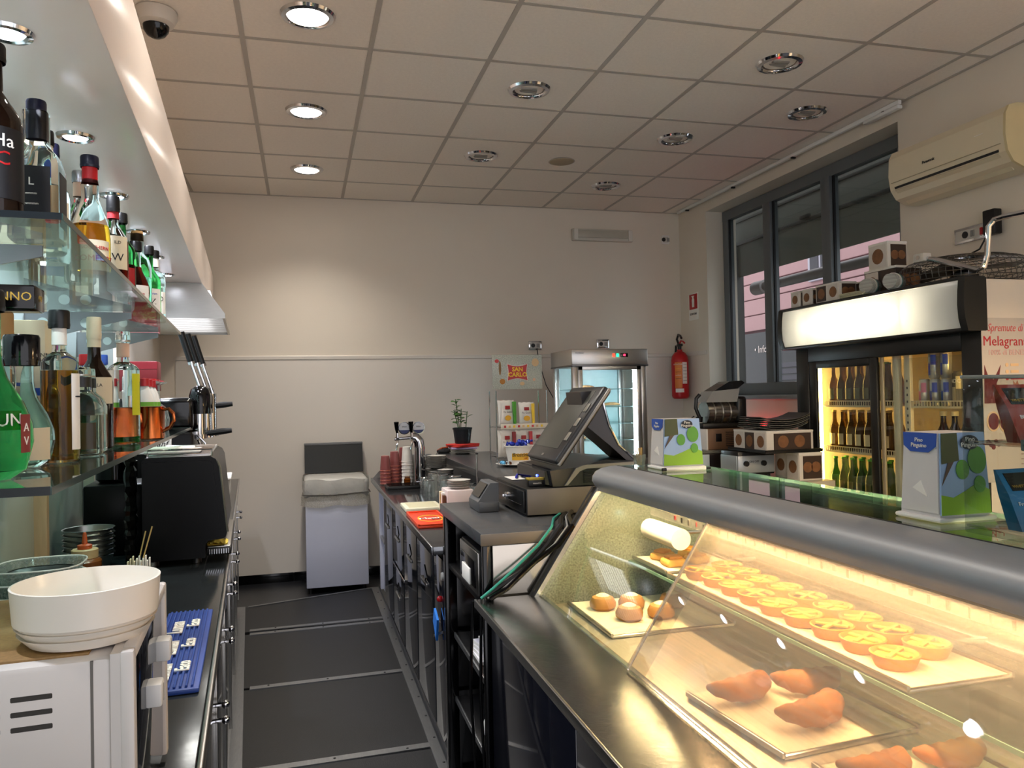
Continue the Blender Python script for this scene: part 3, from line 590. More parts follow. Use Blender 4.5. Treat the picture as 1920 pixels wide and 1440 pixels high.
dr = obj('door', MB().rbox(-.012, -.004, .016, .35, .016, .268, .002), M('dark_oven_glass', '14161c', .06, noise=.05), t)
for y, z in ((.285, .20), (.165, .175)):
    k_ = obj('knob', MB().rbox(-.006, .016, y-.017, y+.017, z-.016, z+.016, .004), WPLAST, dr)
    obj('pointer', MB().rbox(.0155, .0168, y-.002, y+.002, z-.012, z+.012, .0005, 1), M('pointer_grey', '9a978f', .5), k_)
obj('top_grille', MB().rbox(-.34, -.05, .02, .35, .277, .281, .001), M('woven_brown', '8a6a3e', .6, noise=.35, scale=160), t)
for x in (-.33, -.05):
    for y in (.03, .33): obj('foot', MB().lathe([(.014, 0), (.014, .014)], 10, (x, y, 0)), BLACK, t)
PLATE = M('white_melamine', 'e6ddd0', .28, noise=.02)
for k in range(3):
    t = lroot('plate', ['deep white plate on top of the stack on the oven', 'white plate in the middle of the stack on the oven', 'bottom white plate of the stack on the oven'][2-k], 'plate', 1.105, -.197, ZW+.282+(0, .009, .017)[k], 'stacked plates on the oven')
    if k == 2: p = [(.055, 0), (.072, .002), (.081, .012), (.084, .052), (.0845, .055), (.082, .0555), (.079, .045), (.076, .032), (.074, .03), (.071, .02), (.062, .011), (.001, .010)]
    else: p = [(.052, 0), (.068-.003*(1-k), .002), (.078-.003*(1-k), .013), (.080-.003*(1-k), .0155), (.074, .0135), (.05, .007), (.001, .007)]
    obj('dish', MB().lathe(p, 48, cap=False), PLATE, t)
    obj('foot_ring', MB().lathe([(.050, 0), (.052, -.0006), (.054, 0), (.052, .0008)], 32, cap=False), PLATE, t)
t = lroot('bar_mat', 'ridged blue rubber bar mat with white raised lettering', 'bar mat', 1.67, -.215, ZW)
BM = M('bar_mat_blue', '23408c', .45, noise=.06)
obj('base', MB().rbox(0, .112, 0, .62, 0, .010, .003), BM, t)
for k in range(9): obj('ridge', MB().rbox(.008+.011*k, .013+.011*k, .01, .61, .010, .015, .001, 1), BM, t)
for k in range(3):
    text('lettering', 'Luman', .048, PAPER, t, (.036, .10+.17*k, .0165), (0, 0, PI/2), ext=.0012, bold=.001, sx=.8); text('lettering', 'Eaco', .040, PAPER, t, (.074, .13+.17*k, .0165), (0, 0, PI/2), ext=.0012, bold=.001, sx=.8)
# espresso machine, seen from its side
t = lroot('espresso_machine', 'black espresso machine with sloping side and chrome drip tray', 'coffee machine', 2.97, 0, ZW)
MBK = M('machine_black', '030304', .3, noise=.1, spec=.25)
obj('body', MB().prism([(-.36, .022), (-.36, .372), (-.35, .382), (-.135, .382), (-.118, .372), (-.108, .35), (-.084, .105), (-.088, .092), (-.10, .086), (-.145, .082), (-.156, .07), (-.158, .022)], 'y', .012, .72), MBK, t)
obj('side_panel', MB().prism([(-.355, .03), (-.355, .368), (-.14, .368), (-.127, .355), (-.104, .115), (-.115, .098), (-.155, .092), (-.168, .075), (-.168, .03)], 'y', .004, .014), MBK, t)
obj('corner_trim', MB().tube([(-.112, .012, .365), (-.104, .011, .345), (-.081, .011, .11)], .004, 6), STEEL, t)
obj('top_tray', MB().rbox(-.345, -.135, .02, .70, .382, .388, .002), STEEL, t)
for k in range(12): obj('tray_bar', MB().cyl((-.34, .03+.058*k, .3905), (-.14, .03+.058*k, .3905), .003, 6), CHROME, t)
obj('gallery_rail', MB().tube([(-.34, .01, .385), (-.34, .01, .41), (-.13, .01, .41), (-.13, .01, .385)], .004, 6), CHROME, t)
dt = obj('drip_tray', MB().rbox(-.155, -.07, .03, .70, .025, .052, .004), M('tray_black', '141414', .3), t)
obj('drip_grate', MB().rbox(-.150, -.074, .034, .69, .052, .056, .001), STEEL, dt)
for k in range(9): obj('grate_slot', MB().rbox(-.145+.008*k, -.142+.008*k, .028, .031, .030, .048, .0005, 1), CHROME, dt)
for x in (-.33, -.19):
    for y in (.06, .66): obj('foot', MB().lathe([(.018, 0), (.016, .022)], 12, (x, y, 0)), BLACK, t)
t = lroot('folded_towel', 'folded white towel lying on the espresso machine', 'towel', 3.06, -.255, ZW+.394)
obj('lower_fold', MB().rbox(-.10, .085, -.06, .10, 0, .012, .006, 3), M('towel_white', 'eceae6', .9, bump=.6, bscale=250), t)
obj('upper_fold', MB().rbox(-.098, .06, -.055, .09, .011, .021, .005, 3), M('towel_white', 'd8d6d2', .9), t)
t = lroot('yellow_cloth', 'crumpled yellow cloth on the drip tray of the espresso machine', 'cloth', 3.08, -.118, ZW+.0565)
mb = MB(); N = 9
pts = [(x_/N*.07-.035, y_/N*.10-.05, .003+.022*math.exp(-((x_/N-.45)**2+(y_/N-.4)**2)*9)+.004*math.sin(x_*2.3+y_*1.7)) for x_ in range(N+1) for y_ in range(N+1)]
mb.add(pts+[(a, b, .0) for a, b, c in pts], [(i*(N+1)+j, (i+1)*(N+1)+j, (i+1)*(N+1)+j+1, i*(N+1)+j+1) for i in range(N) for j in range(N)]+[(100+i*(N+1)+j, 100+i*(N+1)+j+1, 100+(i+1)*(N+1)+j+1, 100+(i+1)*(N+1)+j) for i in range(N) for j in range(N)])
obj('cloth', mb, M('cloth_yellow', 'e6cf5e', .9), t); obj('stain', MB().ball((.012, .0, .018), .006, sz=.5), M('coffee_stain', '8a4a1c', .8), t)
t = lroot('bean_bag', 'crumpled black foil bag squeezed beside the espresso machine', 'bag', 3.02, -.40, ZW)
mb = MB(); random.seed(3)
prf = []
for i in range(26): prf.append((.014+.008*random.random(), i*.017))
mb.lathe(prf, 9, sx=1, sy=2.2); mb.v = [(x_+random.uniform(-.004, .004), y_+random.uniform(-.006, .006), z_) for x_, y_, z_ in mb.v]
obj('foil', mb, M('black_foil', '131313', .2, .6, noise=.3, scale=60), t, ang=10); obj('tie', MB().lathe([(.02, .415), (.016, .425), (.02, .435)], 10, sy=2, cap=False), RED, t)
t = lroot('coffee_grinder', 'tall black coffee grinder behind the steel bowls', 'grinder', 3.385, -.50, ZW)
obj('body', MB().rbox(-.10, .11, -.1, .14, 0, .27, .012), MBK, t); obj('hopper', MB().lathe([(.06, .27), (.075, .285), (.075, .35)], 20, (0, .02, 0)), GL('smoked', '3a3634'), t)
obj('dosing_fork', MB().rbox(.108, .128, .0, .04, .14, .16, .004), STEEL, t)
# lever machine
t = lroot('lever_espresso_machine', 'tall lever espresso machine with three black levers and chrome groups', 'coffee machine', 4.0, -.42, ZW)
obj('body', MB().rbox(-.22, .165, -.02, .78, .02, .44, .02), MBK, t)
obj('group_housing', MB().rbox(-.10, .165, -.02, .28, .445, .60, .025, 4), BLACKG, t)
obj('backplate', MB().rbox(-.2, -.09, .0, .76, .44, .64, .01), STEEL, t)
for k in range(2): obj('dome', MB().lathe([(.06, 0), (.06, .09), (.05, .12), (.03, .135), (.001, .14)], 20, (.19-.0*k, .10+.22*k, .52), sx=.85), BLACKG, t)
for k in range(3):
    x0, y0 = .155+.02*k, .10+.12*k
    lv = obj('lever', MB().cyl((x0+.045, y0, .62), (x0-.005, y0, .78), .008, 10), CHROME, t)
    obj('grip', MB().cyl((x0-.003, y0, .77), (x0-.048, y0, .92), .015, 12, .017), BLACK, lv); obj('end_ring', MB().cyl((x0, y0, .762), (x0-.004, y0, .775), .018, 12), CHROME, lv)
    obj('group_head', MB().cyl((x0+.03, y0, .40), (x0+.03, y0, .62), .032, 16).cyl((x0+.03, y0, .40), (x0+.03, y0, .42), .042, 16), CHROME, t)
for k, (y0, z0) in enumerate(((.36, .555), (.10, .425))):
    pf = obj('portafilter', MB().cyl((.17, y0, z0-.03), (.17, y0, z0+.01), .036, 16), CHROME, t)
    obj('handle', MB().tube([(.2, y0, z0), (.235, y0, z0), (.29, y0, z0+.006), (.335, y0, z0+.010)], [.009, .015, .016, .012], 10), BLACK, pf)
    obj('spout', MB().tube([(.18, y0, z0-.03), (.19, y0, z0-.06), (.205, y0, z0-.075)], .007, 8), CHROME, pf)
obj('steam_wand', MB().tube([(.18, .02, .42), (.215, .02, .38), (.215, .02, .22), (.205, .02, .14)], .005, 8), CHROME, t)
text('lettering', 'San Marco', .05, INK, t, (.0, -.0215, .40), (PI/2, 0, 0)) if False else None
obj('name_plate', MB().rbox(-.13, .07, -.026, -.018, .34, .43, .004), WPLAST, t); text('lettering', 'Sanf', .04, INK, t, (.02, -.0268, .385), (PI/2, 0, 0), shear=.3)
for k in range(7):
    c_ = lroot('espresso_cup', 'upturned glass coffee cup on top of the lever machine, %s in its row' % ORD[k], 'cup', 4.05+.055*(k % 4), -.585+.0*k+.06*(k//4), ZW+.6405 if False else ZW+.441, 'cups on the lever machine') if False else None
t = lroot('red_carton', 'dark red coffee carton standing on the lever machine', 'carton', 4.40, -.50, ZW+.641)
obj('box', MB().rbox(-.10, .055, -.06, .12, 0, .15, .003), M('dark_red_carton', '6e0f18', .5), t); obj('flap', MB().rbox(-.10, .055, -.061, -.059, .11, .148, .001, 1), M('dark_red_carton2', '841824', .5), t)
for k in range(4):
    c_ = lroot('coffee_glass', 'small upturned glass on the lever machine, %s from the camera' % ORD[k], 'glass', 4.05+.075*k, -.555+.0*k, ZW+.641, 'glasses on the lever machine')
    c_.location = LF(4.05+.075*k, -.565, ZW+.641)
    obj('cup', MB().lathe([(.03, 0), (.027, .05), (.02, .062), (.001, .063)], 14, cap=False), TUMBLER, c_); obj('foot', MB().lathe([(.018, .063), (.02, .068), (.001, .0685)], 12, cap=False), TUMBLER, c_)
t = lroot('plastic_tub', 'white plastic tub on the far end of the left worktop', 'tub', 5.0, -.25, ZW)
obj('tub', MB().rbox(-.12, .13, -.1, .25, 0, .12, .02), WPLAST, t); obj('rim', MB().rbox(-.13, .14, -.11, .26, .115, .13, .005), WPLAST, t)
# steel bowls, sauce, sticks, lids
for k in range(6):
    t = lroot('steel_bowl', 'steel bowl in the nested stack by the wall, %s from the top' % ORD[5-k], 'bowl', 3.09, -.545, ZW+.018*k+.001, 'nested steel bowls')
    obj('bowl', MB().lathe([(.05, 0), (.068, .004), (.080, .045), (.0845, .047), (.084, .049), (.079, .0475), (.067, .006), (.001, .003)], 32, cap=False), STEEL, t)
    obj('lip', MB().lathe([(.0845, .0465), (.0865, .048), (.0845, .0495), (.0835, .048)], 32, cap=False), CHROME, t)
t = lroot('sauce_bottle', 'brown squeeze bottle with cream collar and orange nozzle', 'bottle', 2.88, -.52, ZW)
obj('body', MB().lathe([(.045, 0), (.05, .005), (.05, .062), (.044, .07), (.04, .072)], 24), M('caramel_sauce', '6b3c1a', .25, noise=.2), t)
obj('collar', MB().lathe([(.038, .072), (.040, .074), (.040, .10), (.036, .103)], 24), M('cream_collar', 'b39a72', .4), t)
nz = obj('nozzle', MB().lathe([(.022, .103), (.022, .115), (.009, .119), (.006, .15), (.004, .156), (.001, .157)], 16, cap=False), M('orange_nozzle', 'a8481c', .4), t)
t = lroot('stick_glass', 'glass holding wooden stirrers and white sachets beside the bowls', 'glass', 2.66, -.33, ZW)
obj('glass', MB().lathe([(.034, 0), (.038, .004), (.042, .075), (.039, .075), (.035, .006), (.001, .005)], 20, cap=False), TUMBLER, t)
for k in range(11): obj('sachet', MB().rbox(-.034+.006*k, -.030+.006*k, -.012+.01*(k % 3), .004+.01*(k % 3), .01, .09+.006*(k % 3), .001, 1), PAPER if k > 3 else CREML, t)
for k, (a, b) in enumerate((((-.01, 0, .02), (.035, .02, .19)), ((-.018, .005, .02), (.015, .03, .175)))): obj('skewer', MB().cyl(a, b, .0022, 6), M('bamboo', 'c9a868', .6), t)
t = lroot('tongs', 'red and white plastic tongs lying by the plates', 'tongs', 2.44, -.335, ZW)
for s in (-1, 1): obj('arm', MB().tube([(-.06+.01*s, -.05, .012), (.0, .0, .03+.006*s), (.045, .03, .055+.008*s)], [.008, .011, .009], 8), M('tong_red', 'c03a40', .4) if s < 0 else M('tong_pink', 'd89a94', .4), t)
t = lroot('scissors', 'scissors with pale green loop handles behind the plates', 'scissors', 2.56, -.405, ZW)
for s in (-1, 1):
    obj('handle', MB().tube([(.028*math.cos(a*PI/7)+.034*s-.01, .016*math.sin(a*PI/7), .048+.014*math.sin(a*PI/7)) for a in range(14)], .006, 8, closed=True), M('sage_plastic', 'a9bda8', .4), t)
    obj('blade', MB().prism([(0, 0), (.10, .02), (.11, .03), (.0, .02)], 'x', .002*s, .002*s+.0015), STEEL, t)
obj('pivot', MB().rbox(-.045, .05, -.012, .012, 0, .04, .005), M('scissor_dark', '1c1a1c', .4), t)
for k in range(4):
    t = lroot('takeaway_lid', ['clear plastic food tub on top of the pile by the left edge', 'clear plastic food tub second from the top of the left pile', 'clear plastic food tub third from the top of the left pile', 'clear plastic food tub at the bottom of the left pile'][3-k], 'tub', 2.42, -.545, ZW+.034*k, 'clear food tubs')
    obj('tub', MB().lathe([(.085, 0), (.09, .004), (.105, .04), (.11, .042), (.108, .044), (.10, .04), (.085, .006)], 32, cap=False, sq=3.2), GL('clear_plastic', 'dfe8e4', 1.5, .05, .25), t)
    obj('rim', MB().tube([(.108*math.cos(a*PI/16)/((abs(math.cos(a*PI/16))**3.2+abs(math.sin(a*PI/16))**3.2)**(1/3.2)), .108*math.sin(a*PI/16)/((abs(math.cos(a*PI/16))**3.2+abs(math.sin(a*PI/16))**3.2)**(1/3.2)), .043) for a in range(32)], .0025, 6, closed=True), WPLAST, t)
t = lroot('black_food_tray', 'black plastic tray inside the clear tubs', 'tray', 2.42, -.545, ZW+.034*3+.0075)
obj('tray', MB().lathe([(.06, 0), (.075, .015), (.08, .016), (.07, .004), (.001, .003)], 24, cap=False, sq=3), BLACK, t); obj('tray_rim', MB().lathe([(.08, .0155), (.083, .0165), (.08, .0175)], 24, cap=False, sq=3), BLACK, t)
# ================================================================== bin and right-hand counter
BINW = M('white_cabinet', 'c9ccdc', .4, noise=.02)
t = thing('waste_cabinet', 'white waste cabinet with raised black lid and bag against the back wall', 'cabinet', (.0, 6.24, 0))
obj('body', MB().rbox(.0, .475, .0, .48, .05, .72, .006), BINW, t)
for x in (.03, .44): obj('foot', MB().lathe([(.02, 0), (.018, .05)], 10, (x, .06, 0)), BLACK, t); obj('foot', MB().lathe([(.02, 0), (.018, .05)], 10, (x, .42, 0)), BLACK, t)
obj('lid', MB().prism([(.42, .90), (.45, .90), (.51, 1.135), (.48, 1.145)], 'x', .0, .475), M('lid_black', '1c1e1e', .4), t)
obj('lid_edge', MB().rbox(-.002, .477, .472, .512, 1.128, 1.148, .004), M('lid_grey', '6d6e70', .4), t)
BAG = GL('clear_bag', 'e8e4d6', 1.5, .12, .5, (.78, .74, .66))
def wavy(z0, z1, off0, off1, amp, seed):
    random.seed(seed); m = MB(); n = 64; v = []
    for i, (z, off) in enumerate(((z0, off0), ((z0+z1)/2, (off0+off1)/2+.006), (z1, off1))):
        for k in range(n):
            a = 2*PI*k/n; ca, sa = math.cos(a), math.sin(a); q = 1/((abs(ca)**8+abs(sa)**8)**.125)
            r = 1+amp*math.sin(a*13+i)+amp*random.uniform(-1, 1)
            v.append((.2375+(.2375+off)*q*ca*r, .24+(.24+off)*q*sa*r, z+.008*math.sin(a*7+i*2)))
    return m.add(v, [(i*n+k, i*n+(k+1) % n, (i+1)*n+(k+1) % n, (i+1)*n+k) for i in range(2) for k in range(n)])
obj('bag_skirt', wavy(.68, .78, .03, .012, .012, 2), BAG, t)
obj('bag_band', wavy(.77, .885, .014, .018, .008, 5), M('bag_white_film', 'c9c6bd', .35, bump=.5, bscale=30), t)
obj('rim', MB().rbox(-.012, .487, -.012, .492, .72, .895, .04, 3), M('bin_rim', 'b4b2ac', .4), t)
obj('band', MB().tube([(-.02, -.02, .775), (.2, -.025, .765), (.495, -.02, .78), (.495, .4, .78)], .005, 6), M('elastic_dark', '4a4640', .6), t)
# counter top
t = thing('serving_worktop', 'polished grey worktop running to the back of the bar', 'worktop', (.47, 4.0, .90))
TOPM = M('polished_grey_steel', '77797c', .10, .85, noise=.12, scale=5)
obj('slab', MB().rbox(0, .458, -1.02, 1.75, 0, .032, .004), TOPM, t)
obj('front_edge', MB().rbox(-.006, .006, -1.02, 1.75, -.001, .033, .004), M('edge_steel', '9fa1a6', .25, 1), t)
obj('end_guard', MB().prism([(.01, .032), (.44, .032), (.44, .19), (.16, .19)], 'y', 1.745, 1.752), STEEL, t)
# cabinets below: Y from far to near
CABB = [(5.75, 5.42, 'open'), (5.42, 4.86, 'door'), (4.86, 4.31, 'drawers'), (4.31, 3.79, 'door'), (3.79, 3.27, 'door'), (3.27, 2.985, 'panel')]
MIR = M('dark_mirror_steel', '54575f', .07, .9, noise=.04)
for k, (y1, y0, kind) in enumerate(CABB):
    lab = {'open': 'narrow white open-fronted unit at the far end of the counter', 'drawers': 'dark glossy counter unit with two deep drawers', 'panel': 'dark glossy counter panel with a blue cloth tucked in'}.get(kind, 'dark glossy counter cupboard, %s from the back wall' % ORD[k])
    t = thing('counter_cabinet', lab, 'cabinet', (.52, y0, .0), 0, 'cabinets under the serving worktop')
    W = y1-y0
    obj('carcass', MB().rbox(.022, .42, .002, W-.002, .12, .895, .003), BLACK if kind != 'open' else BINW, t)
    obj('plinth', MB().box(.07, .42, .002, W-.002, .051, .12), INK, t)
    def front(nm, z0, z1, hz):
        d = obj(nm, MB().rbox(0, .02, .012, W-.012, z0, z1, .007, 3), MIR, t)
        obj('top_edge', MB().rbox(-.003, .008, .008, W-.008, z1-.014, z1+.004, .003), CHROME, d)
        obj('handle_reflection', MB().prism([(W*.5, hz), (W*.5, hz+.07), (W*.5-.07, hz+.03)], 'x', -.004, .003), BLACKG, d)  # black triangle paints the dark reflection at the handle
        obj('grip', MB().rbox(-.010, .0, W*.5-.09, W*.5+.09, hz-.012, hz+.004, .003), STEEL, d)
    if kind == 'door': front('door', .13, .85, .68)
    elif kind == 'drawers': front('drawer', .13, .50, .36); front('drawer', .515, .85, .69)
    elif kind == 'panel':
        obj('panel', MB().rbox(0, .02, .006, W-.006, .13, .86, .004), NAVY, t)
        b_ = obj('button', MB().lathe([(.018, 0), (.016, .008), (.001, .01)], 16, cap=False), M('button_white', 'b5b2aa', .4), t); b_.location = (0, .06, .80); b_.rotation_euler = (0, -PI/2, 0)
        b_ = obj('red_switch', MB().ball((0, 0, 0), .013), RED, t); b_.location = (-.006, .11, .70)
        obj('rail', MB().prism([(.02, .60), (.25, .52), (.25, .51), (.02, .59)], 'x', -.012, -.004), STEEL, t)
        obj('blue_cloth', MB().prism([(.10, .62), (.17, .65), (.20, .59), (.13, .53)], 'x', -.022, -.013), M('cloth_blue', '1f6fc8', .8), t)
    else:
        obj('shelf', MB().rbox(-.0, .02, .01, W-.01, .5, .52, .002), STEEL, t)
        obj('post', MB().rbox(-.002, .03, W-.05, W-.005, .13, .89, .003), BINW, t)
# splash back under the raised bar
t = thing('raised_bar', 'raised grey bar shelf behind the serving worktop', 'bar', (.93, 4.3, 0))
obj('body', MB().rbox(.03, .37, -1.3, 1.3, 0, 1.055, .004), M('bar_dark_panel', '23242a', .3), t)
obj('top', MB().rbox(0, .42, -1.33, 1.35, 1.056, 1.10, .003), GREYTOP, t)
obj('front_strip', MB().rbox(-.003, .002, -1.33, 1.35, 1.058, 1.098, .002), M('bar_edge', '2c2d30', .3), t)
ZT = .9325; ZR = 1.1005
# beer tap
t = thing('beer_tap', 'chrome two-handle beer font with round badges', 'beer tap', (.745, 5.2, ZT))
obj('base', MB().lathe([(.05, 0), (.05, .012), (.035, .02)], 24), CHROME, t)
obj('column', MB().tube([(0, 0, .01), (0, 0, .24), (-.006, 0, .285), (-.028, 0, .31), (-.055, 0, .316)], [.036, .036, .037, .036, .03], 16), CHROME, t)
obj('arm', MB().cyl((-.04, 0, .31), (-.165, 0, .305), .012, 12), CHROME, t)
for k, x in enumerate((-.15, -.055)):
    tp = obj('tap', MB().cyl((x, -.05, .305), (x, .01, .305), .011, 10).cyl((x, -.03, .29), (x, -.03, .345), .009, 10), CHROME, t)
    obj('lever', MB().tube([(x, -.03, .345), (x-.004, -.035, .37), (x-.006, -.04, .42)], [.008, .012, .017], 10), BLACKG, tp)
    obj('spout', MB().tube([(x, -.045, .30), (x-.002, -.055, .28), (x-.012, -.06, .235)], [.008, .008, .006], 8), CHROME, tp)
    bd = obj('badge', MB().cyl((x+.05, -.012, .375), (x+.05, .004, .375), .042, 24), CHROME, t)
    obj('badge_face', MB().cyl((x+.05, -.014, .375), (x+.05, -.012, .375), .036, 24), M('badge_silver', 'b8bcc4', .3), bd)
    obj('badge_band', MB().prism([(x+.05+.036*math.cos(a), .375+.036*math.sin(a)) for a in [PI+.35+i*(PI-.7)/8 for i in range(9)]], 'y', -.0155, -.014), M('badge_blue', '26305e', .4), bd)
    text('lettering', 'BIRRA', .012, INK, bd, (x+.05, -.0148, .385), (PI/2, 0, 0))
t = thing('drip_mat', 'black drip tray below the beer taps', 'drip tray', (.50, 4.93, ZT))
obj('tray', MB().rbox(0, .245, 0, .20, 0, .018, .004), BLACK, t)
for k in range(7): obj('slat', MB().rbox(.012, .233, .018+.026*k, .026+.026*k, .018, .022, .001, 1), BLACKG, t)
# cups
RCUP = M('red_brown_cup', '8a4c4a', .35, noise=.06); RCUPT = M('red_cup_rim', 'b0604c', .35)
def cupstack(x, y, n, label, body, rim, group, r=.036, h=.10, step=.022):
    for k in range(n):
        t = thing('cup', label+', %s from the bottom' % ORD[k], 'cup', (x, y, ZT+.001+step*k), 0, group)
        obj('wall', MB().lathe([(r, 0), (r*1.02, .004), (r*.78, h), (r*.70, h+.001), (.001, h+.001)], 18, cap=False), body, t)
        obj('rim', MB().lathe([(r*1.0, 0), (r*1.06, .003), (r*1.0, .006)], 18, cap=False), rim, t)
cupstack(.525, 5.29, 5, 'brownish red cup in the left red stack', RCUP, RCUPT, 'red cups by the beer tap')
cupstack(.595, 5.36, 6, 'brownish red cup in the middle red stack', RCUP, RCUPT, 'red cups by the beer tap')
cupstack(.665, 5.43, 7, 'brownish red cup in the right red stack', RCUP, RCUPT, 'red cups by the beer tap')
cupstack(.672, 5.285, 7, 'white paper cup in the nearer white stack', PAPER, PAPER, 'white cups by the beer tap', .038, .10, .024)
cupstack(.775, 5.37, 7, 'white paper cup in the farther white stack', PAPER, PAPER, 'white cups by the beer tap', .038, .10, .024)
t = thing('sugar_jar', 'small amber glass jar beside the beer tap', 'jar', (.66, 5.13, ZT)); t.location = (.705, 5.155, ZT)
t.location = (.655, 5.165, ZT)
obj('jar', MB().lathe([(.02, 0), (.022, .003), (.022, .04), (.016, .046)], 14), liq('amber_glass', '8a4a14'), t); obj('lid', MB().lathe([(.018, .046), (.018, .056), (.001, .057)], 14, cap=False), M('jar_lid', '5c3a1c', .5), t)
# saucers
SAUC = M('white_porcelain', 'dcdad4', .25, noise=.02)
saucer_w = MB().lathe([(.035, 0), (.04, .002), (.068, .010), (.0685, .0115), (.066, .012), (.04, .005), (.001, .004)], 28, cap=False).mesh('dish', SAUC)
saucer_r = MB().lathe([(.066, .0117), (.0692, .0112), (.0692, .0124), (.066, .0125)], 28, cap=False).mesh('rim_line', M('porcelain_line', '4a4644', .4))
def saucers(x, y, z, n, label, group, s=1, step=.0085):
    for k in range(n):
        t = thing('saucer', label+', %s from the bottom' % ORD[k], 'saucer', (x+random.uniform(-.002, .002), y, z+step*k), 0, group); t.scale = (s, s, 1)
        link('dish', saucer_w, t); link('rim_line', saucer_r, t)
saucers(.89-.03, 5.22, ZT+.095, 10, 'saucer in the tall stack on the glass rack', 'saucers on the glass rack')
t = thing('glass_rack', 'chrome wire rack carrying saucers and glasses', 'rack', (.86, 5.1, ZT))
for x in (-.06, .05):
    for y in (-.05, .22): obj('leg', MB().cyl((x, y, 0), (x, y, .09), .004, 8), CHROME, t)
obj('shelf', MB().rbox(-.07, .06, -.06, .23, .088, .094, .002), STEEL, t)
saucers(.873, 4.95, ZT+.001, 12, 'saucer in the low stack beside the bar shelf', 'saucers beside the bar shelf', .78, .009)
# tumblers upside down
tm_b = MB().lathe([(.034, 0), (.0345, .002), (.028, .092), (.025, .096), (.001, .096)], 18, cap=False).mesh('wall', TUMBLER)
tm_f = MB().lathe([(.0275, .0905), (.0285, .094), (.025, .0975)], 18, cap=False).mesh('base_ring', CHROME)
spots = [(.80, 4.62), (.875, 4.68), (.79, 4.48), (.87, 4.52), (.80, 4.33), (.88, 4.37), (.76, 4.76), (.84, 4.80), (.885, 4.22), (.81, 4.18), (.885, 4.07), (.81, 4.03), (.885, 3.93), (.70, 4.66), (.70, 4.52)]
for k, (x, y) in enumerate(spots):
    t = thing('tumbler', 'clear upturned tumbler on the serving worktop, number %s counted from the beer tap' % ('one two three four five six seven eight nine ten eleven twelve thirteen fourteen fifteen'.split()[k]), 'glass', (x, y, ZT+.0005), 0, 'upturned tumblers on the worktop')
    t['label'] = 'clear upturned tumbler among the glasses on the serving worktop'
    link('wall', tm_b, t); link('base_ring', tm_f, t); t.scale = (1, 1, 1+.15*(k % 3 == 0))
t = thing('glass_mat', 'white drainage mat under the tumblers', 'mat', (.66, 3.98, ZT-.0003)) if False else None
t = thing('jug_saucer', 'white saucer tilted on two upturned glasses', 'saucer', (.755, 4.70, ZT+.112)) if False else None
t = thing('sachet_box', 'white box of sachets with saucers on top beside the tumblers', 'box', (.66, 3.70, ZT))
obj('box', MB().rbox(0, .13, 0, .17, 0, .125, .006), M('box_pinkish_white', 'd8cccb', .5), t)
for k in range(4): obj('sachet', MB().rbox(-.018, -.002, .02+.03*k, .045+.03*k, .02, .10+.01*(k % 2), .002, 1), [M('sachet_brown', '5e3a24', .6), PAPER, GOLD, CREML][k], t)
saucers(.73, 3.77, ZT+.1265, 4, 'cream saucer on top of the sachet box', 'saucers on the sachet box', .85, .010)
t = thing('swizzle_spoon', 'long twisted bar spoon standing among the tumblers', 'spoon', (.905, 4.14, ZT))
obj('cup', MB().lathe([(.02, 0), (.022, .002), (.024, .08), (.022, .08), (.02, .004)], 14, cap=False), TUMBLER, t)
obj('stem', MB().cyl((0, 0, .004), (.002, .01, .26), .0035, 8), CHROME, t); obj('tip', MB().ball((.002, .01, .264), .009, sz=.5), BLACK, t)
t = thing('cutting_board', 'cream plastic cutting board behind the orange tray', 'cutting board', (.485, 3.90, ZT))
obj('board', MB().rbox(0, .19, 0, .24, 0, .022, .005), M('cream_board', 'd8d2b8', .5), t); obj('groove', MB().rbox(.02, .17, .02, .22, .0215, .0226, .0005, 1), M('board_groove', 'c6bf9e', .5), t)
t = thing('orange_tray', 'bright orange advertising tray on the worktop', 'tray', (.475, 3.40, ZT))
ORG = M('orange_red_plastic', 'd8401c', .3, noise=.04)
obj('base', MB().rbox(0, .155, 0, .42, 0, .014, .004), ORG, t)
for a in ((0, .155, 0, .01), (0, .155, .41, .42), (0, .01, 0, .42), (.145, .155, 0, .42)): obj('rim', MB().rbox(a[0], a[1], a[2], a[3], .0135, .020, .002, 1), ORG, t)
obj('logo_ring', MB().lathe([(.052, 0), (.055, .0008), (.058, 0)], 28, (.085, .2, .0145), cap=False, sy=1.7), YEL, t)
text('lettering', 'Maxi', .05, PAPER, t, (.08, .20, .0148), (0, 0, 0), bold=.001); text('lettering', 'bon', .036, INK, t, (.115, .17, .0150), (0, 0, 0), bold=.001)
# plant on plates
saucers(1.10, 5.50, ZR, 3, 'plate under the potted plant', 'plates under the plant', 1.35, .012)
t = thing('napkin_pile', 'red and lilac napkins under the potted plant', 'napkins', (1.10, 5.50, ZR+.0365))
for k, (mm, dz) in enumerate(((M('lilac_napkin', 'b9a4d0', .8), 0), (M('red_napkin', 'c8342e', .8), .014), (M('red_napkin', 'c8342e', .8), .024))):
    b_ = obj('napkin', MB().rbox(-.09, .09, -.085, .085, 0, .012, .004), mm, t); b_.location = (0, 0, dz); b_.rotation_euler = (0, .0, .3*k)
t = thing('potted_plant', 'small leafy basil-like plant in a black pot', 'plant', (1.10, 5.50, ZR+.073))
obj('pot', MB().lathe([(.05, 0), (.055, .003), (.067, .10), (.071, .102), (.071, .115), (.066, .115), (.062, .095), (.001, .094)], 24, cap=False), M('pot_black', '141a22', .4), t)
obj('soil', MB().lathe([(.063, .096), (.03, .102), (.001, .104)], 18, cap=False), M('soil', '2a1c12', .95), t)
random.seed(11)
LEAF = [M('plant_leaf', '4c7a34', .5, noise=.25), M('plant_leaf_dark', '335c26', .5, noise=.25)]
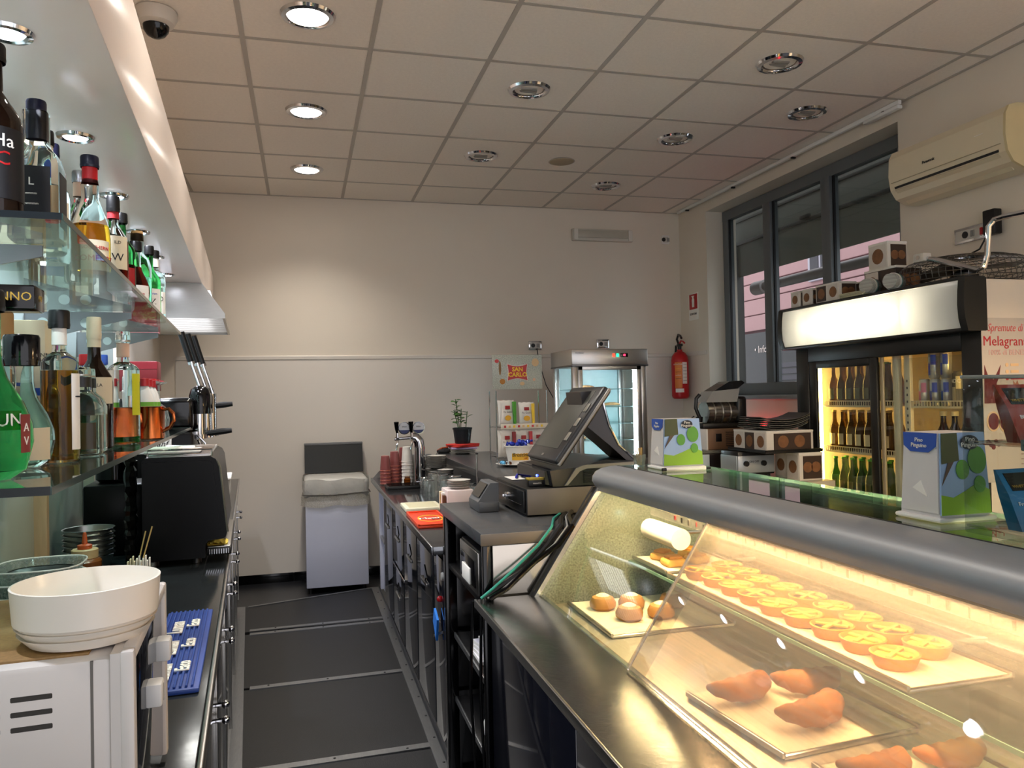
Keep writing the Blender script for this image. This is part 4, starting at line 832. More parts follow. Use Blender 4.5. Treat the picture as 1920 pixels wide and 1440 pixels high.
leaf = MB().add([(0, 0, 0), (.011, .014, .004), (.013, .028, .003), (0, .046, -.004), (-.013, .028, .003), (-.011, .014, .004), (0, .02, .0)], [(0, 1, 6), (1, 2, 6), (2, 3, 6), (3, 4, 6), (4, 5, 6), (5, 0, 6)])
lm = [leaf.mesh('leaf', q, 80) for q in LEAF]
for (bx, by, tx, ty, hh, nl) in ((-.02, 0, -.045, .01, .22, 16), (-.01, .01, -.01, -.02, .15, 9), (.025, 0, .04, .01, .13, 4), (-.03, -.01, -.06, .0, .14, 8)):
    st = obj('stem', MB().tube([(bx, by, .10), ((bx*2+tx)/3, (by*2+ty)/3, .10+hh*.4), (tx, ty, .10+hh)], .003, 6), LEAF[1], t)
    for k in range(nl):
        f = .3+.7*k/nl; o = link('leaf', lm[k % 2], st); o.location = (bx+(tx-bx)*f, by+(ty-by)*f, .10+hh*f); o.rotation_euler = (random.uniform(-.2, .7), random.uniform(-.4, .4), k*2.4); s = random.uniform(.8, 1.25); o.scale = (s, s, s)
t = thing('cloth_bundle', 'dark crumpled cloth with orange trim behind the plant saucers', 'cloth', (.985, 5.62, ZR))
mb = MB().ball((0, 0, .0), .05, 14, 10, sz=.6); random.seed(5); mb.v = [(x_*random.uniform(.85, 1.15), y_*random.uniform(.85, 1.15), max(0, z_+.015)) for x_, y_, z_ in mb.v]
obj('cloth', mb, M('cloth_dark', '2a2a2c', .9), t, 10); obj('trim', MB().tube([(-.05, .0, .02), (-.02, -.03, .04), (.03, -.02, .045)], .006, 6), M('trim_orange', 'b8542c', .7), t)
# ------------------------------------------------------------------ snack rack, sweets, heated cabinet
t = thing('snack_rack', 'wire rack of crisp packets with a red and yellow brand placard', 'rack', (1.31, 4.80, ZR))
t.location = (1.325, 4.80, ZR)
for x in (-.165, .165):
    for y in (-.09, .09): obj('upright', MB().cyl((x, y, 0), (x, y, .44), .004, 8), CHROME, t)
for z in (.02, .21):
    for y in (-.09, .09): obj('shelf_wire', MB().cyl((-.165, y, z), (.165, y, z), .003, 6), CHROME, t)
    for k in range(8): obj('shelf_wire', MB().cyl((-.15+.043*k, -.09, z), (-.15+.043*k, .09, z), .002, 6), CHROME, t)
sr = obj('shelf_strip', MB().rbox(-.14, .17, -.098, -.094, .20, .232, .001), M('strip_cream', 'd6cfc0', .6), t)
for k in range(9): obj('strip_print', MB().rbox(-.12+.03*k, -.106+.03*k, -.0995, -.0975, .209, .223, .0005, 1), [RED, BEIGE, YEL][k % 3], sr)
pc = obj('placard', MB().rbox(-.165, .165, -.004, 0, .45, .67, .003), GL('acrylic_placard', 'd8e0dc', 1.5, .02, .55, (.82, .84, .78)), t)
lg = []
for i in range(8): f = i/8; lg.append((-.066+.132*f, .505+.014*math.sin(PI*f)))
for i in range(8): f = i/8; lg.append((.066-.007*math.sin(PI*f), .505+.105*f))
for i in range(8): f = i/8; lg.append((.066-.132*f, .61-.014*math.sin(PI*f)))
for i in range(8): f = i/8; lg.append((-.066+.007*math.sin(PI*f), .61-.105*f))
def edge(p, s): return [((x_)*s, (z_-.5575)*s+.5575) for x_, z_ in p]
obj('logo_edge', MB().prism(edge(lg, 1.05), 'y', -.0055, -.004), PAPER, pc); obj('logo_panel', MB().prism(lg, 'y', -.007, -.005), M('logo_red', 'b01820', .4), pc)
text('lettering', 'SAN', .038, YEL, pc, (0, -.0078, .576), (PI/2, 0, 0), bold=.0012); text('lettering', 'CARLO', .038, YEL, pc, (0, -.0078, .542), (PI/2, 0, 0), bold=.0012)
for (x, z, w_, h_, rt, mm) in ((-.135, .63, .014, .012, 0, RED), (-.115, .585, .008, .045, -.5, M('breadstick', '8a6a44', .7)), (.12, .62, .024, .026, .2, BEIGE), (-.10, .50, .018, .018, .4, M('cracker', 'b07838', .7)), (.03, .485, .016, .012, -.6, BEIGE), (.11, .51, .010, .010, 0, PINKLB)):
    b_ = obj('print', MB().lathe([(1, 0), (1, .001)], 14, (0, 0, 0)), mm, pc); b_.scale = (w_, h_, 1); b_.location = (x, -.0055, z); b_.rotation_euler = (PI/2, rt, 0) if False else (PI/2, 0, 0)
def bag(label, x, y, z, side, w_=.115, h_=.165, rz=0, back=False):
    t = thing('crisp_packet', label, 'crisps', (x, y, z), rz, 'crisp packets in the snack rack')
    m = MB(); N = 10; V = []
    for s in (-1, 1):
        for i in range(N+1):
            for j in range(N+1):
                a, b = i/N, j/N; bul = (math.sin(PI*a)**.5)*(math.sin(PI*b)**.6)
                V.append(((a-.5)*w_*(1-.08*math.sin(PI*b)), s*(.002+.024*bul)+.02*b, b*h_+.002*math.sin(a*20)*(b > .9)))
    K = (N+1)**2; F = []
    for s in (0, 1):
        for i in range(N):
            for j in range(N):
                q = [s*K+i*(N+1)+j, s*K+(i+1)*(N+1)+j, s*K+(i+1)*(N+1)+j+1, s*K+i*(N+1)+j+1]; F.append(q if s else q[::-1])
    for i in range(N):
        for a, b in ((i*(N+1), (i+1)*(N+1)), (i*(N+1)+N, (i+1)*(N+1)+N), (i, i+1), (N*(N+1)+i, N*(N+1)+i+1)): F.append((a, b, K+b, K+a))
    obj('film', m.add(V, F), M('packet_white', 'd9d7d2', .3, bump=.3, bscale=40), t)
    obj('side_stripe', MB().prism([(w_*.34, .012), (w_*.47, .012), (w_*.47, h_*.95), (w_*.28, h_*.95)], 'y', -.0265, -.012), side, t)
    obj('brand_patch', MB().rbox(-.018, .012, -.0265, -.015, h_*.66, h_*.80, .001, 1), REDLB, t)
    text('lettering', 'Più Gusto', .018, M('grey_ink', '5b5b66', .5), t, (-.005, -.0268, h_*.56), (PI/2, 0, 0), sx=.8)
    b_ = obj('crisp_print', MB().lathe([(.021, 0), (.021, .0015)], 16, (0, 0, 0)), M('crisp_yellow', 'd8a42c', .6), t); b_.location = (-.003, -.0265, h_*.33); b_.rotation_euler = (PI/2, 0, 0); b_.scale = (1, .8, 1)
bx0, by0 = 1.325, 4.80
bag('white crisp packet with a green side, upper rack row', bx0-.085, by0-.04, ZR+.2145, M('green_stripe', '3f9a28', .4), rz=.15)
bag('white crisp packet with a yellow side, upper rack row', bx0+.045, by0-.04, ZR+.2145, YEL, .10, .15, -.1)
bag('white crisp packet with a dark red side, lower rack row left', bx0-.09, by0-.04, ZR+.0245, M('crimson_stripe', '8a1024', .4), rz=.12)
bag('white crisp packet with a bright red side, lower rack row middle', bx0+.02, by0-.04, ZR+.0245, M('red_stripe', 'b81c2c', .4))
bag('white crisp packet behind the till screen, lower rack row right', bx0+.125, by0-.03, ZR+.0245, BLUE, rz=-.15)
t = thing('sweets_plate', 'white plate of wrapped sweets on the raised bar', 'plate', (1.20, 4.38, ZR))
obj('dish', MB().lathe([(.07, 0), (.075, .002), (.125, .014), (.126, .016), (.12, .016), (.075, .006), (.001, .005)], 32, cap=False), SAUC, t); obj('rim', MB().lathe([(.124, .0145), (.128, .0155), (.124, .0165)], 32, cap=False), SAUC, t)
t = thing('sweets_tub', 'white tub with a yellow label full of blue wrapped sweets', 'tub', (1.21, 4.38, ZR+.0065))
obj('tub', MB().lathe([(.055, 0), (.062, .004), (.082, .105), (.086, .107), (.086, .112), (.08, .112), (.076, .10), (.06, .006), (.001, .005)], 28, cap=False), WPLAST, t)
lb = obj('label', MB().patch(.0735, .03, .09, -PI/2-.85, -PI/2+.55, 12), M('mustard_label', 'cfa02c', .5), t)
text('lettering', 'Brustine', .030, INK, lb, bend=(.0745, -PI/2-.15, .06), shear=.3); text('lettering', 'caffè', .012, REDLB, lb, bend=(.0745, -PI/2+.25, .04))
for p_ in range(12):
    a = p_*2.4; r_ = .018+.05*((p_*.618) % 1)
    c_ = thing('wrapped_sweet', 'blue foil wrapped sweet heaped in the white tub', 'sweet', (1.21+r_*math.cos(a), 4.38+r_*math.sin(a), ZR+.0065+.103+.01*(p_ % 3)), a, 'sweets in the tub')
    obj('wrapper', MB().ball((0, 0, .008), .013, 10, 6, sx=1.4), M('foil_blue', '2a3fb0', .25, .4) if p_ % 3 else M('foil_silver_blue', 'a8b0d8', .25, .4), c_); obj('twist', MB().cyl((.016, 0, .008), (.03, 0, .012), .002, 6, .009), M('foil_blue', '2a3fb0', .25, .4), c_)
for p_ in range(4):
    c_ = thing('foil_sweet', ['light blue foil sweet at the plate rim', 'brown wrapped sweet on the plate', 'pale blue wrapped sweet on the plate, nearest the tub', 'dark wrapped sweet on the plate edge'][p_], 'sweet', (1.20+[-.085, -.06, -.09, -.075][p_], 4.38+[.02, -.05, -.02, .05][p_], ZR+.011), p_, 'sweets on the plate')
    obj('wrapper', MB().ball((0, 0, .008), .012, 10, 6, sx=1.5), [M('foil_sky', '5aa8d8', .25, .4), M('foil_brown', '5e3a24', .3, .3), M('foil_sky', '5aa8d8', .25, .4), BLACKG][p_], c_); obj('twist', MB().cyl((-.016, 0, .008), (-.028, 0, .01), .002, 6, .008), SILVER, c_)
# heated display cabinet on its stand
t = thing('cabinet_stand', 'grey stand under the heated display cabinet', 'stand', (1.80, 5.1, 0))
obj('body', MB().rbox(0, .68, 0, .62, 0, .94, .004), M('stand_grey', '5b5d60', .4), t); obj('top', MB().rbox(-.01, .69, -.01, .63, .94, .98, .004), GREYTOP, t)
t = thing('display_cabinet', 'stainless heated display cabinet glowing white inside', 'display cabinet', (1.843, 5.2, .981))
DW, DD, DH = .565, .46, .85
obj('base', MB().rbox(0, DW, 0, DD, 0, .06, .004), STEEL, t)
hdr = obj('header', MB().rbox(-.01, DW+.01, -.012, DD+.01, DH-.115, DH, .006), STEEL, t)
obj('header_lip', MB().rbox(-.012, DW+.012, -.016, DD+.01, DH-.125, DH-.112, .003), M('dark_steel_lip', '6d6c6c', .3, 1), hdr)
for k, (x, mm) in enumerate(((.30, EM('led_red', 'ff3020', 3)), (.33, EM('led_green', '20ff90', 2)))): obj('indicator', MB().rbox(x, x+.018, -.015, -.011, DH-.058, DH-.034, .002), mm, hdr)
dsp = obj('display', MB().rbox(.36, .42, -.015, -.011, DH-.06, DH-.032, .002), BLACKG, hdr); text('lettering', '48', .02, EM('led_digit', 'ff2848', 5), dsp, (.39, -.0158, DH-.046), (PI/2, 0, 0))
text('lettering', 'TECFRIGO', .014, INK, hdr, (.05, -.0125, DH-.03), (PI/2, 0, 0))
for x in (0, DW-.04):
    for y in (0, DD-.04): obj('post', MB().rbox(x, x+.04, y, y+.04, .06, DH-.115, .003), STEEL, t)
dfr = obj('door', MB().box(.045, DW-.045, .004, .008, .075, DH-.13), PANE, t)
for a in ((.04, .075, 0, .012, .06, DH-.115), (DW-.075, DW-.04, 0, .012, .06, DH-.115), (.04, DW-.04, 0, .012, DH-.15, DH-.115), (.04, DW-.04, 0, .012, .06, .09)): obj('door_frame', MB().rbox(*a, r=.002), STEEL, dfr)
obj('side_pane', MB().box(.004, .008, .04, DD-.04, .06, DH-.115), PANE, t); obj('side_pane', MB().box(DW-.008, DW-.004, .04, DD-.04, .06, DH-.115), PANE, t)
obj('rear_panel', MB().box(.04, DW-.04, DD-.01, DD-.004, .06, DH-.115), M('rear_white', 'd4e6e8', .4), t)
for x in (.02, DW-.095): obj('led_strip', MB().rbox(x+.02 if x < .1 else x, x+.035 if x < .1 else x+.018, .02, .03, .08, DH-.135, .002), EM('cabinet_led', 'e4f2ff', CABINET_E), t)
for z in (.19, .31, .43, .56):
    s_ = obj('glass_shelf', MB().box(.042, DW-.042, .03, DD-.02, z, z+.006), GL('cabinet_shelf', 'd4ecec', 1.5), t); obj('shelf_edge', MB().box(.042, DW-.042, .026, .03, z, z+.006), M('shelf_edge_pale', 'b9dce4', .2, emit='b9e4ff', es=.0), s_)
for k, (x, z, l) in enumerate(((.17, .567, 'pale flat pastry on the top shelf of the display cabinet'), (.10, .197, 'brown pastry low in the display cabinet'), (.37, .437, 'small pale roll on a shelf of the display cabinet'))):
    c_ = thing('pastry', l, 'pastry', (1.843+x, 5.2+.20, .981+z), 0, 'pastries in the display cabinet')
    obj('plate', MB().lathe([(.06, 0), (.085, .006), (.06, .004)], 20, cap=False), SAUC, c_); obj('dough', MB().ball((0, 0, .012), .055, 14, 8, sz=.3, sx=1.2), M('baked_pale', 'b88a5c', .7, noise=.3, scale=40), c_)
# ================================================================== till counter
TX0, TY0, TY1 = .50, 2.25, 2.975
t = thing('till_counter', 'dark till counter with open shelves between worktop and pastry case', 'counter', (TX0, TY0, 0))
obj('top', MB().rbox(0, .56, 0, .72, 1.062, 1.10, .003), GREYTOP, t)
obj('top_edge', MB().rbox(-.002, .56, -.002, .004, 1.064, 1.098, .002), M('taupe_edge', '6b6258', .4), t)
WARMST = M('polished_panel', 'b8b0a4', .16, .9, noise=.08, scale=4)
obj('side_panel', MB().rbox(.035, .50, .006, .016, .905, 1.062, .002), WARMST, t)
obj('end_panel', MB().rbox(.02, .50, .70, .716, .05, 1.062, .003), BLACKG, t)
obj('back_panel', MB().rbox(.50, .515, .016, .70, .05, 1.062, .003), BLACK, t)
obj('post', MB().rbox(.006, .05, .66, .70, .05, 1.062, .003), BLACKG, t); obj('post', MB().rbox(.006, .03, .006, .03, .05, 1.062, .002), BLACKG, t)
obj('divider', MB().rbox(.02, .50, .0165, .70, .86, .88, .003), BLACK, t)
for z in (.36, .60): 
    s_ = obj('shelf', MB().rbox(.04, .50, .02, .66, z, z+.018, .002), BLACK, t); obj('shelf_edge', MB().rbox(.034, .041, .02, .66, z, z+.02, .002), ALU, s_)
obj('floor_panel', MB().rbox(.06, .50, .02, .66, .05, .07, .002), BLACK, t)
t = thing('receipt_printer', 'black receipt printer in a steel frame under the till top', 'printer', (.515, 2.33, .8805))
obj('frame', MB().rbox(.0, .20, .0, .30, 0, .012, .003).rbox(.0, .016, 0, .30, .012, .15, .003) if False else MB().rbox(.0, .20, .0, .30, 0, .15, .006), BLACK, t)
obj('bezel', MB().rbox(-.008, .001, .01, .29, .012, .145, .004), STEEL, t); obj('mouth', MB().rbox(-.012, -.007, .04, .26, .03, .115, .003), BLACKG, t); obj('paper', MB().rbox(-.016, -.011, .10, .22, .03, .08, .001), PAPER, t)
# things on the open shelves
t = thing('orange_carton', 'orange and brown carton on the upper till shelf', 'carton', (.56, 2.36, .6185))
obj('box', MB().rbox(0, .16, 0, .14, 0, .10, .003), M('carton_orange', 'b0602c', .6), t); obj('flap', MB().prism([(-.02, .10), (.10, .13), (.10, .135), (-.02, .105)], 'y', .0, .14), PAPER, t)
for k in range(4):
    t = thing('paper_pad', 'white papers piled on the upper till shelf, %s from the bottom' % ORD[k], 'paper', (.55+.008*k, 2.54-.006*k, .6185+.0125*k), .06*k, 'papers under the till')
    obj('sheets', MB().rbox(0, .20, -.02, .13, 0, .012, .001, 1), PAPER, t); obj('cover', MB().rbox(.0, .20, -.02, .13, .0118, .0124, .0002, 1), M('paper_lines', 'd0cdd4', .8), t)
t = thing('white_adapter', 'small white adapter box on the middle till shelf', 'adapter', (.56, 2.46, .3785))
obj('case', MB().rbox(0, .07, 0, .09, 0, .06, .012), WPLAST, t); obj('plug', MB().cyl((.03, 0, .03), (.03, -.025, .03), .01, 8), BLACK, t)
t = thing('paper_roll', 'white kitchen roll standing on the floor of the till counter', 'paper roll', (.62, 2.46, .0705))
obj('roll', MB().lathe([(.055, 0), (.056, .003), (.056, .217), (.055, .22), (.02, .22), (.02, .21)], 24), PAPER, t); obj('core', MB().lathe([(.02, .2105), (.018, .2205), (.014, .2205)], 16, cap=False), M('cardboard_core', '6b5a48', .8), t)
# cash drawer, card reader, till
t = thing('cash_drawer', 'black cash drawer with taupe side under the till screen', 'cash drawer', (.712, 2.5, 1.1005))
obj('case', MB().rbox(0, .33, 0, .41, .004, .094, .003), BLACK, t); obj('side', MB().rbox(.004, .33, -.0015, .002, .006, .092, .001), M('taupe_side', '6e655a', .4), t)
fr_ = obj('front', MB().rbox(-.008, .002, .012, .398, .012, .086, .004), BLACK, t); obj('groove', MB().rbox(-.0095, -.007, .03, .38, .035, .038, .0005, 1), BLACKG, fr_)
obj('lock', MB().cyl((-.008, .20, .05), (-.02, .20, .05), .014, 14), CHROME, fr_); obj('key', MB().rbox(-.032, -.018, .194, .206, .046, .056, .001), CHROME, fr_)
for x in (.03, .30):
    for y in (.04, .37): obj('foot', MB().lathe([(.01, 0), (.01, .004)], 8, (x, y, 0)), BLACK, t)
t = thing('card_reader', 'grey wedge-shaped reader beside the cash drawer', 'reader', (.585, 2.66, 1.1005))
obj('base', MB().rbox(0, .075, 0, .17, 0, .035, .004), M('reader_grey', '4b4c4e', .4), t)
obj('wedge', MB().prism([(0, .035), (.075, .035), (.075, .10), (.045, .10)], 'y', .01, .16), M('reader_grey2', '58595b', .4), t)
obj('screen', MB().add([(.008, .025, .0485), (.008, .145, .0485), (.040, .145, .0945), (.040, .025, .0945), (.0045, .025, .0505), (.0045, .145, .0505), (.0365, .145, .0965), (.0365, .025, .0965)], [(0, 1, 2, 3), (4, 7, 6, 5), (0, 3, 7, 4), (1, 5, 6, 2), (0, 4, 5, 1), (3, 2, 6, 7)]), BLACKG, t)
t = thing('business_cards', 'small black and gold box of cards on the cash drawer', 'card box', (.735, 2.545, 1.1955))
obj('box', MB().rbox(0, .06, 0, .035, 0, .028, .002), BLACK, t); obj('band', MB().rbox(-.001, .061, -.001, .036, .022, .029, .001), M('gold_band', 'a08a30', .5), t); text('lettering', 'maestro', .009, PAPER, t, (.03, -.0016, .012), (PI/2, 0, 0))
t = thing('receipt_slip', 'white slip of paper on the cash drawer', 'paper', (.74, 2.78, 1.1955)); obj('sheet', MB().rbox(0, .07, 0, .12, 0, .002, .0005, 1), PAPER, t); b_ = obj('pen', MB().cyl((.02, .02, .008), (.05, .11, .008), .0045, 8), M('pen_blue', '2a2ab0', .4), t)
t = thing('till_terminal', 'tilted black touchscreen till with curved stand', 'till', (.80, 2.5, 1.1955))
POSB = M('till_black', '101113', .3, noise=.08); POSG = M('till_silver', '84807a', .3, .4)
obj('base', MB().prism([(.01, 0), (.32, 0), (.34, .07), (.20, .085), (.09, .062), (.0, .055)], 'y', .01, .40), POSB, t)
obj('base_face', MB().prism([(-.012, .008), (.012, .002), (.012, .058), (-.012, .05)], 'y', .03, .38), M('till_gloss', '0a0b10', .08), t)
obj('base_side', MB().prism([(.05, .004), (.06, .004), (.105, .05), (.13, .058), (.33, .062), (.33, .075), (.12, .07), (.09, .06)], 'y', .001, .012), POSG, t)
for k in range(9): obj('vent', MB().rbox(.12, .21, .006, .0095, .008+.0055*k, .011+.0055*k, .0005, 1), BLACKG, t)
b_ = obj('power_led', MB().ball((-.013, .12, .03), .004), EM('led_blue', '3040ff', 12), t)
# screen: bottom edge at (.02, z .078), leaning back to (.21, .335)
sc_a = Vector((.022, 0, .078)); sc_b = Vector((.212, 0, .334)); ax = (sc_b-sc_a).normalized(); nr = Vector((-ax.z, 0, ax.x)); SL = (sc_b-sc_a).length
def slab(u0_, u1_, y0, y1, d0, d1, r=.004):
    m = MB().rbox(u0_, u1_, y0, y1, d0, d1, r, 3); m.v = [tuple(sc_a+ax*x_+Vector((0, y_, 0))+nr*z_) for x_, y_, z_ in m.v]; return m
sc = obj('screen', slab(0, SL, .0, .34, -.022, .012, .010), M('screen_bezel', '2b2b2c', .3), t)
obj('screen_rim', slab(-.003, SL+.002, -.003, .343, -.016, -.004, .005), POSG, sc)
obj('glass', slab(.05, SL-.022, .05, .315, .0115, .0135, .001), M('screen_glass', '45453f', .35, noise=.04), sc)
obj('button', slab(.014, .024, .15, .17, .012, .014, .001), POSG, sc)
for k in range(3): obj('card_slot', slab(.085+.06*k, .12+.06*k, .012, .04, .012, .016, .002), M('slot_silver', '9a968c', .3, .5), sc)
pts_ = [(.225, .325), (.232, .27), (.25, .20), (.285, .13), (.335, .085), (.355, .07)]
obj('stand', MB().prism([(a, b) for a, b in pts_]+[(a-.03-.05*(i < 3), b-.005) for i, (a, b) in list(enumerate(pts_))[::-1]], 'y', .09, .25), M('stand_dark', '2c2624', .25), t)
obj('stand_trim', MB().tube([(a, .088, b) for a, b in pts_], .004, 6), CHROME, t)
# cables from the till down to the steel top
for k, (mm, l, dx) in enumerate(((BLACK, 'thick black cable hanging from the till over the steel panel', 0), (M('cable_teal', '2a8a7a', .5), 'teal network cable running down beside the till', -.02), (M('cable_grey', '8c8a86', .5), 'thin grey cable crossing in front of the till side panel', .012), (BLACKG, 'second black cable bundled with the till leads', .02))):
    c_ = obj('cable', MB().tube([(.86+dx, 2.52, 1.104+.002*k), (.80+dx*1.3, 2.40, 1.106+.002*k), (.745+dx*1.5, 2.243-.006*k, 1.11), (.70+dx*1.5, 2.236-.006*k, 1.06), (.62+dx*1.5, 2.226-.006*k, .985+.01*k), (.545+dx, 2.224-.006*k, .945), (.50+dx*.6, 2.222-.006*k, .92)], [.009, .004, .003, .008][k], 8), mm)
    tag(c_, l, 'cable')
for k in range(2):
    c_ = obj('hanging_cable', MB().tube([(.507-.0*k, 2.30+.12*k, .86), (.500-.006*k, 2.30+.12*k, .6), (.505, 2.28+.14*k, .35), (.50, 2.29+.13*k, .06)], .005, 8), BLACK); tag(c_, ['black cable dangling in front of the till shelves, nearer one', 'black cable dangling in front of the till shelves, farther one'][k], 'cable')
# ================================================================== pastry case
CY0, CY1 = .05, 2.235
t = thing('pastry_case', 'long glass pastry case with steel ledge and rounded aluminium rail', 'display case', (0, 0, 0))
obj('base', MB().rbox(.535, 1.36, CY0, CY1, .05, .865, .003), BLACK, t)
PANELN = NAVY
for k, (a, b) in enumerate(((2.23, 1.50), (1.495, .77), (.765, .05))):
    p_ = obj('base_panel', MB().rbox(.520, .534, b, a, .08, .862, .004), PANELN, t); obj('panel_rail', MB().rbox(.514, .522, b+.0, a, .845, .858, .002), M('dark_rail', '2a2c30', .2, .6), p_)
obj('plinth', MB().box(.58, 1.34, CY0, CY1, 0, .05), INK, t)
obj('steel_ledge', MB().prism([(.478, .895), (.482, .91), (.668, .91), (.668, .875), (.535, .866), (.482, .888)], 'y', CY0, CY1+.012), STEEL2, t)
obj('ledge_edge', MB().rbox(.474, .482, CY0, CY1+.012, .888, .912, .002), STEEL, t)
DECK = M('brushed_deck', 'c4bcac', .38, .55, noise=.25, scale=30, stretch=(30, 1, 1))
obj('deck', MB().rbox(.668, 1.36, CY0, CY1, .866, .880, .002), DECK, t)
obj('front_wall', MB().rbox(1.352, 1.366, CY0, CY1, .88, 1.06, .002), STEEL, t)
obj('front_rib', MB().rbox(1.340, 1.352, CY0, CY1, .955, .985, .004), M('rib_light', 'c8ced2', .2, .9), t)
obj('far_wall', MB().prism([(.672, .912), (.872, 1.212), (.93, 1.262), (1.16, 1.262), (1.30, 1.16), (1.352, 1.06), (1.352, .88), (.672, .88)], 'y', CY1-.006, CY1), GL('end_glass', 'dceae4', 1.7, 0, .40, (.80, .84, .72)), t)  # pale green haze stands in for reflections of the lit interior
obj('end_frame', MB().prism([(.650, .908), (.664, .908), (.876, 1.215), (.860, 1.222)], 'y', CY1-.016, CY1+.008), M('frame_satin', 'c8c6c0', .25, .8), t)
obj('frame_shadow_gap', MB().prism([(.640, .908), (.650, .908), (.860, 1.222), (.850, 1.225)], 'y', CY1-.004, CY1+.010), BLACK, t)
# rounded rail: outline in x,z
out_ = [(.858, 1.226), (.850, 1.240), (.852, 1.256), (.862, 1.270), (.880, 1.279), (.905, 1.284), (.93, 1.2855), (.93, 1.270), (.90, 1.262), (.875, 1.232), (.872, 1.212), (.864, 1.212)]
RAILM = M('satin_aluminium', '97989a', .42, .35, noise=.05, scale=20, stretch=(20, 1, 20))
obj('rail', MB().prism(out_, 'y', CY0, CY1+.004), RAILM, t, ang=50)
obj('rail_line', MB().rbox(.9285, .9335, CY0, CY1, 1.2835, 1.2865, .001), INK, t)
obj('rail_end', MB().prism([(x_, z_) for x_, z_ in out_], 'y', CY1+.004, CY1+.010), M('frame_satin', 'c8c6c0', .25, .8), t)
TOPG = GL('case_top_glass', 'cfe2da', 1.6)
obj('top_glass', MB().box(.9335, 1.162, CY0, CY1, 1.2765, 1.2845), TOPG, t); obj('top_edge', MB().box(1.162, 1.165, CY0, CY1, 1.2765, 1.2845), M('glass_edge_green', '6f9a8c', .15), t); obj('top_edge', MB().box(.9335, 1.162, CY1, CY1+.003, 1.2765, 1.2845), M('glass_edge_green', '6f9a8c', .15), t)
fg = [(1.163, 1.277), (1.20, 1.262), (1.25, 1.225), (1.30, 1.165), (1.335, 1.10), (1.352, 1.06)]
obj('customer_glass', MB().prism(fg+[(a+.006, b+.004) for a, b in fg[::-1]], 'y', CY0, CY1), PANE, t, 60)
# sliding plexi doors (leaning)
def door(nm, y0, y1, off, mat, th=.004):
    a = Vector((.672, .0, .9105)); b = Vector((.874, 0, 1.212)); d = (b-a).normalized(); n_ = Vector((-d.z, 0, d.x))
    p = [a+n_*off, b+n_*off, b+n_*(off+th), a+n_*(off+th)]
    return obj(nm, MB().prism([(q.x, q.z) for q in p], 'y', y0, y1), mat, t)
door('sliding_door', 1.50, CY1-.016, .0, GL('door_clear', 'eef2ea', 1.5))
d2 = door('sliding_door', CY0, 1.565, .009, GL('door_scratched', 'ece6da', 1.5, 0, .20, (.80, .74, .66)))
obj('door_edge', MB().prism([(.665, .9105), (.668, .913), (.868, 1.214), (.864, 1.216)], 'y', 1.562, 1.568), M('acrylic_edge', 'd8cfc8', .2), d2)
hb = obj('door_handle', MB().cyl((.72, 1.52, 1.02), (.714, 1.52, 1.024), .012, 14), GL('clear_knob', 'e8e8e8'), d2)
obj('door_track', MB().rbox(.668, .685, CY0, CY1-.01, .904, .9105, .002), M('track_light', 'c4ccd2', .15, .9), t)
# inside: glass shelf, price rail, lamps
gs = obj('inner_shelf', MB().box(.955, 1.26, CY0+.02, CY1-.02, .990, .998), GL('inner_glass', 'cfe4dc', 1.5), t); obj('shelf_edge', MB().box(.952, .955, CY0+.02, CY1-.02, .990, .998), M('glass_edge_green', '6f9a8c', .15), gs)
for y in (.5, 1.3, 2.15): obj('shelf_bracket', MB().rbox(1.24, 1.352, y, y+.012, .978, .989, .002), STEEL, gs)
pr = obj('price_rail', MB().rbox(.905, .912, CY0, 1.95, 1.175, 1.20, .002), GL('price_strip', 'e8e8ec', 1.5, .05, .10), t)
random.seed(21)
for k in range(44): obj('rail_tick', MB().box(.903, .905, .25+.036*k, .252+.036*k+.006*random.random(), 1.178+.006*random.random(), 1.194), [INK, REDLB, M('tick_grey', '77706c', .5)][k % 3], pr)
LCASE = EM('case_tube', 'ffd6a4', CASE_E)
lt = obj('lamp_tube', MB().cyl((.916, CY0+.08, 1.226), (.916, CY1-.06, 1.226), .009, 12), LCASE, t)
obj('lamp_shield', MB().rbox(.892, .952, CY0, CY1-.02, 1.243, 1.247, .001), STEEL, lt)  # strip added to keep the tube's light off things on the glass top
for y in (CY0+.06, CY1-.06): obj('tube_cap', MB().cyl((.916, y, 1.226), (.916, y+.022, 1.226), .012, 12), WPLAST, lt)
t2 = thing('tube_cover', 'white round-ended lamp tube inside the case near its far end', 'lamp', (1.02, 2.02, 1.0985)) if False else None
obj('lamp_cap', MB().prism([(1.00+.03*math.cos(a), 1.10+.03*math.sin(a)) for a in [i*PI/8 for i in range(16)]], 'y', 1.96, 2.16), WPLAST, t); obj('cap_arm', MB().rbox(1.02, 1.35, 2.05, 2.07, 1.095, 1.105, .002), STEEL, t)
